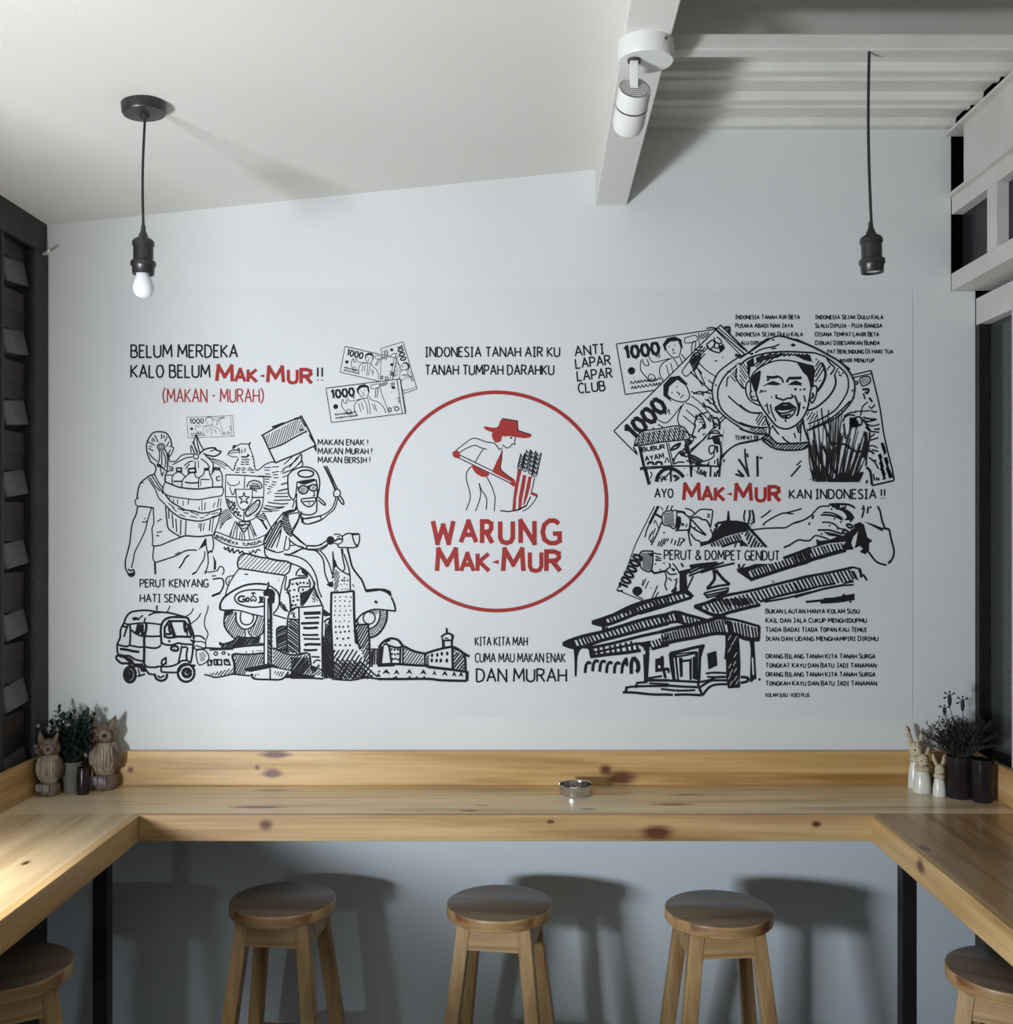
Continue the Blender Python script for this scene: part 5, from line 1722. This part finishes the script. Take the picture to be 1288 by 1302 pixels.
# ---- porridge cart and hawker
k = Ink('food_cart_drawing', 'line drawing of a porridge cart lettered BUBUR AYAM with its hawker', layer=5); k.w = 1.8
k.at(770,490).d("""
p 330,710 400,550 870,475 950,620 980,760 990,950 1100,1060 1060,1090 900,1060 760,960 560,1060 500,1160 430,980
330,710 400,555 620,510 870,475 960,560 985,620
330,710 450,700 650,665 900,640 985,620
w1.5 h-62/2.6 345,700 405,562 870,485 950,600 900,635 650,660 450,695
w1.5 h80/6 345,700 405,562 870,485 950,600 900,635 650,660 450,695
w2.6 330,700 380,690
w2 l 385,710 440,960
w2 l 405,715 455,950
w2 320,720 370,800
w1.8 l 710,670 770,940
w1.4 l 735,670 790,930
w2.4 l 925,630 990,930
w1.8 l 950,640 1000,930
w3.6 l 400,975 440,970
w2.2 l 450,960 760,945 1288,945
w1.6 l 470,980 760,955
f 400,960 450,950 470,985 400,995
f 440,985 480,960 525,1150 490,1170
w4.6 590,1130 610,1060 660,1000 720,975 790,980 860,1020 910,1075
w1.6 640,1130 680,1080
w2 755,990 760,1130
w1.6 650,1060 700,1110 680,1060
w2 800,1050 850,1085 800,1120
w1.6 780,1050 830,1100
w1.6 520,1010 540,1040 520,1090
w2.6 750,770 800,710 870,680 840,730 770,760
w2 780,720 850,700
w2 790,880 850,790 900,770 930,840
f 840,780 910,780 930,840 880,830
w2 770,860 800,870 790,920 850,900 920,900
w3.4 930,690 940,800
w2.6 960,640 1000,670 960,690
w3 d 975,660 910,750
w2 930,840 1000,820 1100,870 1150,890
w2 940,880 1040,910 1110,910
w1.6 h40/3 1000,830 1100,870 1080,910 1010,900
w3 990,950 1000,1070
f 985,950 1015,950 1010,1075 990,1075
d 955,1045 920,975
""")
k.text('BUBUR', 817,574.5,845,5.2,w=1.5,y1=570.5); k.text('AYAM',820.5,586.5,844,6,w=1.5,y1=582.5)
k.at(770,490).d("""
w3 490,930 500,905 550,905 555,935
w3 580,935 600,900 650,905 655,935
w1.6 690,910 715,850 740,905
""")
k.at(850,500).d("""
p 440,420 640,420 620,600 600,820 590,980 480,980 470,860 400,790 470,620
w2 460,540 480,480 530,440 580,450 600,490
w2.4 450,540 600,500
w3 600,490 630,505
w2 500,470 590,470
w3.6 505,520 590,500
f 505,530 600,520 595,610 560,600 530,600
w2 c 480,620 470,670 490,710 530,680 535,620
f 545,610 580,620 580,690 555,700
w1.8 530,660 525,740 470,780 400,800
w2.4 600,560 610,700 600,800 585,980
w1.8 400,800 340,800 260,750
w1.6 h40/3 270,760 390,800 370,830 280,810
w2.4 310,830 400,845 600,860
f 430,850 480,790 470,870
w1.6 540,780 535,830
w2.4 570,760 575,850
w2 600,790 605,850
w2.6 l 490,860 485,980
w2 l 540,920 530,980
w2.4 l 575,900 550,980
w2 610,770 680,680 780,610 900,580 1040,555
w2 l 250,670 410,540
w1.8 410,530 530,400
w2 420,475 400,490
w2.4 530,300 560,290 590,350 590,430
w2.4 520,320 530,420
fo 548,362 18,16
""")
k.text('Taal', 884,601.5,897.5,7,w=1.4,y1=606); k.done()
# ---- hands and sleeve
k = Ink('hands_drawing', 'line drawing of a kneading hand and forearm', layer=2); k.w = 2
k.at(1010,630).d("""
0,325 90,295 180,245 240,180 300,130 410,125
w2.6 400,105 500,100 620,105 680,130 705,150
f 420,110 540,100 520,160 440,140
w2 545,110 590,110 590,145 550,140
w3 480,150 560,170 620,230
w3 540,150 640,200 690,270
f 590,190 640,210 695,270 650,320 640,290 570,290 610,260
w2 330,200 400,200 480,220 560,270
w2.4 305,228 400,230 490,250 560,290
w2 320,315 400,315 470,340 510,380 600,400
w2.6 c 605,340 650,340 680,370 640,380
w2.4 c 555,420 600,410 630,430 590,450
w2.4 270,405 400,405 490,430 560,450
f 330,420 450,440 560,470 600,460 640,430 660,400 700,380 690,340 760,310 810,340 830,420 850,500 900,530 870,560 870,640 830,690 760,660 800,620 760,590 700,620 720,540 740,420 700,470 650,500 560,490 400,470
f 30,660 260,580 250,510 300,530 400,520 500,480 690,470 660,560 690,630 600,640 560,590 600,540 400,560 200,620 0,700 0,690
w2 0,545 50,520 130,530 180,525 240,470 320,485 400,515
w2.2 l 0,830 150,790
w5 0,820 120,775 300,720 470,670 600,640
w2.4 300,735 420,700 580,655
w2.2 h-66/4.2 0,700 200,630 400,570 560,555 600,640 400,690 200,750 0,810
w2.6 l 220,230 205,275
w2.4 l 175,315 165,345
w2.6 d 465,270 540,312 410,352 430,160 315,450
w2 510,380 500,400
w2.2 800,115 810,170 785,260
w2.2 l 780,155 800,155
w2.4 860,130 850,210
w2 890,125 885,150
w2.4 970,125 1000,190 1020,290 1050,370
f 805,305 900,330 1030,380 1030,425 930,370
w3 1030,380 1105,395
w2.4 1105,395 1130,520 1160,640 1150,720 1110,790
f 1085,790 1110,750 1130,780 1105,805
w2.4 860,655 900,710 950,770 1010,800 1075,815
w3 l 840,500 900,540
w3.2 0,985 120,950 300,920 500,880 680,840
w2.4 680,840 760,860 770,880
w3 0,1190 150,1145 350,1090 560,1050
w2.4 560,1050 690,1045
w2.6 0,1140 120,1110 300,1060 480,1030
f 580,1015 680,985 695,1015 560,1040
w2.4 h-62/4.4 0,1000 200,950 400,915 640,850 690,990 560,1020 400,1040 200,1080 0,1130
f 650,870 700,890 750,1000 700,970
w3.4 750,870 770,900 780,960
w2.4 l 800,920 845,995
w4 340,1215 450,1210 700,1165
w3 l 130,1245 340,1225
w4.4 300,1245 500,1235 700,1200
fo 575,1170 22,20
f 540,1190 600,1170 610,1240 540,1250
w2.4 l 640,1250 665,1235
""")
k.at(890,630).d("""
w2 710,260 770,220 825,170
w2 745,355 750,325 850,260 950,212 1000,205 1100,180 1185,155
w1.8 l 1000,208 1090,215
w2 600,405 750,385 900,380 1000,375 1100,320 1200,290 1288,240
w2.6 975,610 1060,575
w2.2 1060,570 1150,520 1220,530 1288,525
w2 d 1275,330
w2 520,300 510,250 525,170
w2.4 575,170 580,240 560,330
w2.4 605,170 625,240 630,320
w1.2 h40/2 580,330 620,240 630,330 600,370
""")
k.done()
# ---- banknote with the two men in caps
k = Ink('banknote_drawing', 'large hundred thousand note with two men in caps under the slogan', layer=1); k.w = 1.6
k.at(780,640).d("""
w1.4 480,35 370,250 250,500 150,780 100,900 40,1010
w2.2 40,1010 60,1025 110,1020
w1.4 40,1010 200,1080 380,1150
w3.4 525,30 480,120 420,240
w1.8 420,240 390,310 365,400
w3 l 470,115 560,165
w2 560,220 510,350 440,490
w1.2 490,200 530,300
w1.2 480,190 475,240
w1.4 l 490,290 460,370
w1.4 l 460,320 420,400
w1.4 l 435,350 410,420
w1.4 l 470,380 440,450
w1.4 l 420,420 440,460
w1.8 c 580,110 700,85 740,100 720,290 650,265 575,240
w1.0 h30/1.6 590,115 700,95 715,280 585,235
w3 740,95 820,105 830,130
f 725,190 760,160 790,190 790,230 770,300 730,320 735,260
fo 760,180 30,30
w1.6 820,110 890,180 890,250 880,310
w2 720,320 800,315 880,310
w2 790,230 820,250 790,260
w1.6 l 860,240 845,280
w1.8 835,60 900,75 950,120
w1.8 840,140 900,155 950,125 1010,75 1080,70 1155,75
w1.8 1160,80 1150,180 1130,290
w2.2 900,175 980,160 1040,190 1090,200 1130,280
w2.2 910,190 1000,290 1075,370 960,310 900,265
w2 900,180 895,290 880,350
w2 870,310 890,440 910,500
w2 900,350 950,420 1000,440 1020,460
w2 1130,300 1160,370 1130,440
w2 l 1095,125 1130,140
w1.8 l 1090,150 1125,165
w2 l 940,290 960,280
fo 590,342 12,12
w1.6 h70/2.4 505,500 550,420 640,400 650,430 560,510
w1.6 l 670,470 690,410
w1.8 l 710,490 730,430
w1.8 l 745,500 780,400
w1.8 l 770,500 800,450
w2 800,410 830,430 790,460
w1.8 l 615,80 640,25
w1.8 l 665,85 690,25
w1.4 l 580,80 550,40
w2 c 315,570 430,560 460,580 440,790 340,770 310,700
w1.2 h-35/2 320,580 450,575 440,790 345,770
f 400,590 460,580 450,620
w1.8 460,580 560,600
w2 490,620 530,630
w1.6 490,655 560,640
w1.6 490,670 560,665
w2.4 d 490,710 590,700 545,775
w3 440,780 480,815 560,800 610,790
w2 600,790 660,740 650,700
w1.8 600,790 620,880 600,950 625,1020
w2 620,790 660,830 740,825
w1.8 690,700 740,760 770,820
f 660,750 700,760 730,770 700,800
w1.8 640,870 680,905
w1.8 710,900 750,880
w2 740,900 720,980 700,1010
f 680,1010 740,980 740,1010 720,1050 670,1040
w2.6 l 790,700 815,745
fo 278,1025 60,55
w1.4 l 350,890 330,960
w1.4 l 380,880 340,970
w1.4 l 410,910 370,1000
d 440,990
w1.6 l 515,960 440,1130
w1.6 l 525,1040 475,1120
w1.4 250,1070 350,1120
""")
_n = '100000'
for i, ch in enumerate(_n):
    a = (150+i*34, 1005-i*67); k.text(ch, 780+(a[0])/9.2, 640+(a[1]+10)/9.2, 780+(a[0]+22)/9.2, 12 if ch=='0' else 11, w=3.0, y1=640+(a[1]-38)/9.2)
k.done()
# ---- pavilion
k = Ink('pavilion_drawing', 'bold ink drawing of long tiled pavilion roofs and a columned hall', layer=3); k.w = 2.6
k.at(890,630).d("""
f 0,545 90,530 150,470 150,420 180,370 160,350 200,310 310,290 430,295 520,310 560,330 590,380 700,500 790,605 750,605 640,480 560,400 520,430 480,430 300,480 130,560 0,600
w2.2 h-62/3.8 110,570 300,490 500,430 470,540 300,590 130,600
w2.4 h65/4 520,450 560,410 640,500 740,605 590,605 550,560
w3 250,600 400,550 500,530
w2 400,605 420,560
f 320,180 335,180 350,310 400,370 300,370
p 180,385 215,335 250,330 200,400
w2 200,400 260,330
w2 160,400 190,380 210,350
f 460,520 510,540 570,600 500,590 470,605 460,560
w4.2 l 970,735 1150,670 1288,615
w4.6 l 440,870 600,980 830,905 1050,835 1288,760
f 415,860 560,830 640,800 800,800 560,890 600,970 560,960
w2.4 h-62/4 560,890 800,800 970,760 1288,640 1288,750 1050,830 830,900 620,960
w2.6 l 450,800 455,850
w2 480,850 520,800
w4 0,810 200,790
w2.6 0,850 100,830 230,795
w2.8 0,905 200,840 400,792
w3.6 155,870 165,980 80,1085
w3.6 180,870 260,970 345,1040
w3 75,1095 200,1060 345,1040
f 145,870 190,865 240,950 180,910 165,990
w2.4 50,1140 200,1105 330,1080
w2.4 60,1170 200,1140 330,1110
w2.4 80,1195 200,1165 320,1130
w2.4 40,1140 90,1200
w2.4 l 325,1080 320,1130
w3.6 0,1288 200,1200 400,1150 600,1110 800,1060 1000,1010 1288,940
w2 180,1180 400,1140
w2.3 h-60/4.8 200,1240 600,1130 900,1060 1288,960 1288,1090 1000,1150 700,1230 500,1288 200,1288
w3.2 700,1240 900,1180 1288,1090
w2.6 750,1245 1000,1200 1288,1130
f 820,985 870,1010 840,1030 850,1010
""")
k.at(780,640).d("""
w2.6 1288,690 1180,730 1000,800 880,850
w2.6 1180,690 1000,760 880,820
f 880,720 1000,700 1150,690 1080,720 960,760 900,790 860,830 830,830 770,900 770,790 900,760
f 770,800 850,810 860,1000 930,1095 850,1070 820,1040 770,1050
w2 l 930,850 855,1010
w3.6 20,1288 200,1200 380,1140 600,1090 760,1040
w5 700,1060 800,1040 870,1045 920,1100
w4 300,1288 500,1230 750,1150 910,1100
w2.4 h-62/4.8 60,1280 300,1180 600,1100 800,1060 850,1100 600,1190 300,1270 200,1288
""")
k.at(710,760).d("""
w4.4 390,285 500,250 640,200 800,140 1000,60 1100,30
w4.4 390,290 530,320 700,270 900,190 1100,120 1288,70
w2.6 h-62/4.8 480,270 700,190 1000,70 1288,-20 1288,60 1000,140 700,260 530,310
f 390,285 500,250 560,260 560,310 520,320 460,300
w4.4 520,320 530,380
f 505,315 565,310 545,350 545,390 515,385
w2.4 l 555,360 575,345
w4.4 50,540 130,500 300,445 500,400 700,340 1000,250 1288,190
w4.4 50,540 160,580 300,570 500,500 700,450 1000,370 1288,300
w2.6 h-62/4.8 130,510 500,410 900,290 1288,205 1288,290 900,390 400,530 200,575
f 50,540 130,500 200,520 200,580 130,570
f 175,580 290,570 240,630 220,700 212,915 190,920 185,700
w2.6 300,585 350,580
w4 340,590 600,540 800,490 1000,440 1288,380
w4.4 370,690 600,660 800,640 960,615
f 350,590 400,580 390,690 365,690
w3 h-80/7.4 380,600 900,500 960,610 400,680
w3 420,640 600,600 800,560 950,530
f 960,520 1080,500 1060,600 1100,600 1050,620 1000,620 990,580 880,520
w4 1090,600 1200,570 1288,550
w2.2 h-64/4 1030,520 1288,440 1288,550 1060,595
w5 1040,620 1030,800 1020,980
w2.4 l 1000,660 1010,950
f 1130,715 1215,695 1225,860 1130,870
p 1165,790 1190,790 1190,825 1165,820
""" + "\n".join(f"w3.6 {a},{b} {a+8},{b-80} {a+35},{b-125} {a+70},{b-110}" for a, b in ((310,880),(398,860),(480,865),(560,880),(650,885),(738,885)))
+ """
w3 738,790 790,710 800,800
w4.4 850,890 850,770 875,695
w5 875,695 925,760 930,840 905,865
w3.6 l 1000,965 1288,965
w2.8 1050,940 1210,915
w2.4 1060,1000 1288,1010
w3 l 910,1000 910,1055
w3 910,995 1040,985
w3 780,1050 920,1035 1288,1030
w3.2 l 795,1045 785,1105
w3.2 750,1105 880,1108 1100,1130 1288,1130
w2.6 1215,850 1280,835 1288,860
w2.4 l 1230,840 1255,940
""")
k.at(840,760).d("""
w4.4 390,100 640,210 800,170 1160,80
w4 390,100 600,40 720,0
w2.4 h-58/4.6 430,110 700,10 1150,0 1150,60 900,120 660,180
w2.2 700,205 900,150 1150,95
f 620,180 720,190 760,230 680,240 640,220
w4 0,220 160,165 300,200 420,230 540,265
w3.6 0,310 200,280 330,330
w2.2 h-70/4.2 0,225 160,185 480,270 350,320 200,285 0,305
f 160,160 240,190 240,290 180,280
w5 0,400 150,360 340,320 540,270 660,235 760,235
w3.2 760,240 900,265 1150,335
w4.4 0,545 200,500 400,465 620,420 750,420
w2.2 h-74/3.6 0,430 300,350 600,270 760,255 760,410 600,415 300,470 0,530
w2.2 h-80/3.8 760,270 900,290 1150,360 1150,480 1030,480 900,420 780,400
f 760,260 810,270 830,400 790,420
w5 780,400 900,440 1000,480 1150,490
w3 1150,335 1145,490
f 1030,480 1100,480 1090,510 1115,950 1085,955 1070,980 1040,990 1050,600
p 1062,700 1080,700 1090,900 1072,900
f 750,400 830,420 910,450 920,600 930,800 920,960 925,1050 785,1060 765,960 760,720 740,720 755,560
""" + "\n".join(f"p {x},{y} {x+14},{y-12} {x+44},{y-66} {x+30},{y-56}" for x, y in ((780,500),(850,510),(780,640),(815,570),(850,700),(785,830),(840,800),(850,880),(800,900),(780,960),(850,975),(800,1030),(870,1020))) + """
w4 105,650 240,620 400,580 510,560
f 440,590 510,560 470,700 460,960 430,985 440,780
w3 105,650 120,800 150,960
f 105,660 180,655 210,960 140,960 120,800
p 150,700 160,700 190,950 175,950
w2.4 170,690 300,670 430,640
w2 180,660 420,630
f 210,700 250,700 255,920 225,930
w3 250,740 340,730
f 330,720 360,700 360,960 335,960
w3 l 385,690 385,950
w4 l 415,640 415,960
f 540,650 645,620 660,790 555,840
w3 0,965 150,970 450,985
w3 0,1015 200,1035 430,1045
w2.6 0,1065 200,1085 400,1080
w3 0,1130 140,1135
w3.2 160,1135 300,1130 480,1140
w3 430,985 450,1060 485,1140
w3 485,1140 560,1050 640,1015 780,1010
w3 450,1050 560,980 620,965 780,965
w3 450,985 560,965 640,930 760,925
w2.6 525,885 620,875 760,880
w2.4 540,925 640,925
w3.4 930,925 1010,935 1010,975 930,995
w3 l 1140,953 1165,955
w3 0,700 20,700 20,820
w2.6 20,830 80,830 90,880
w2.4 30,860 50,940
""")
k.done()
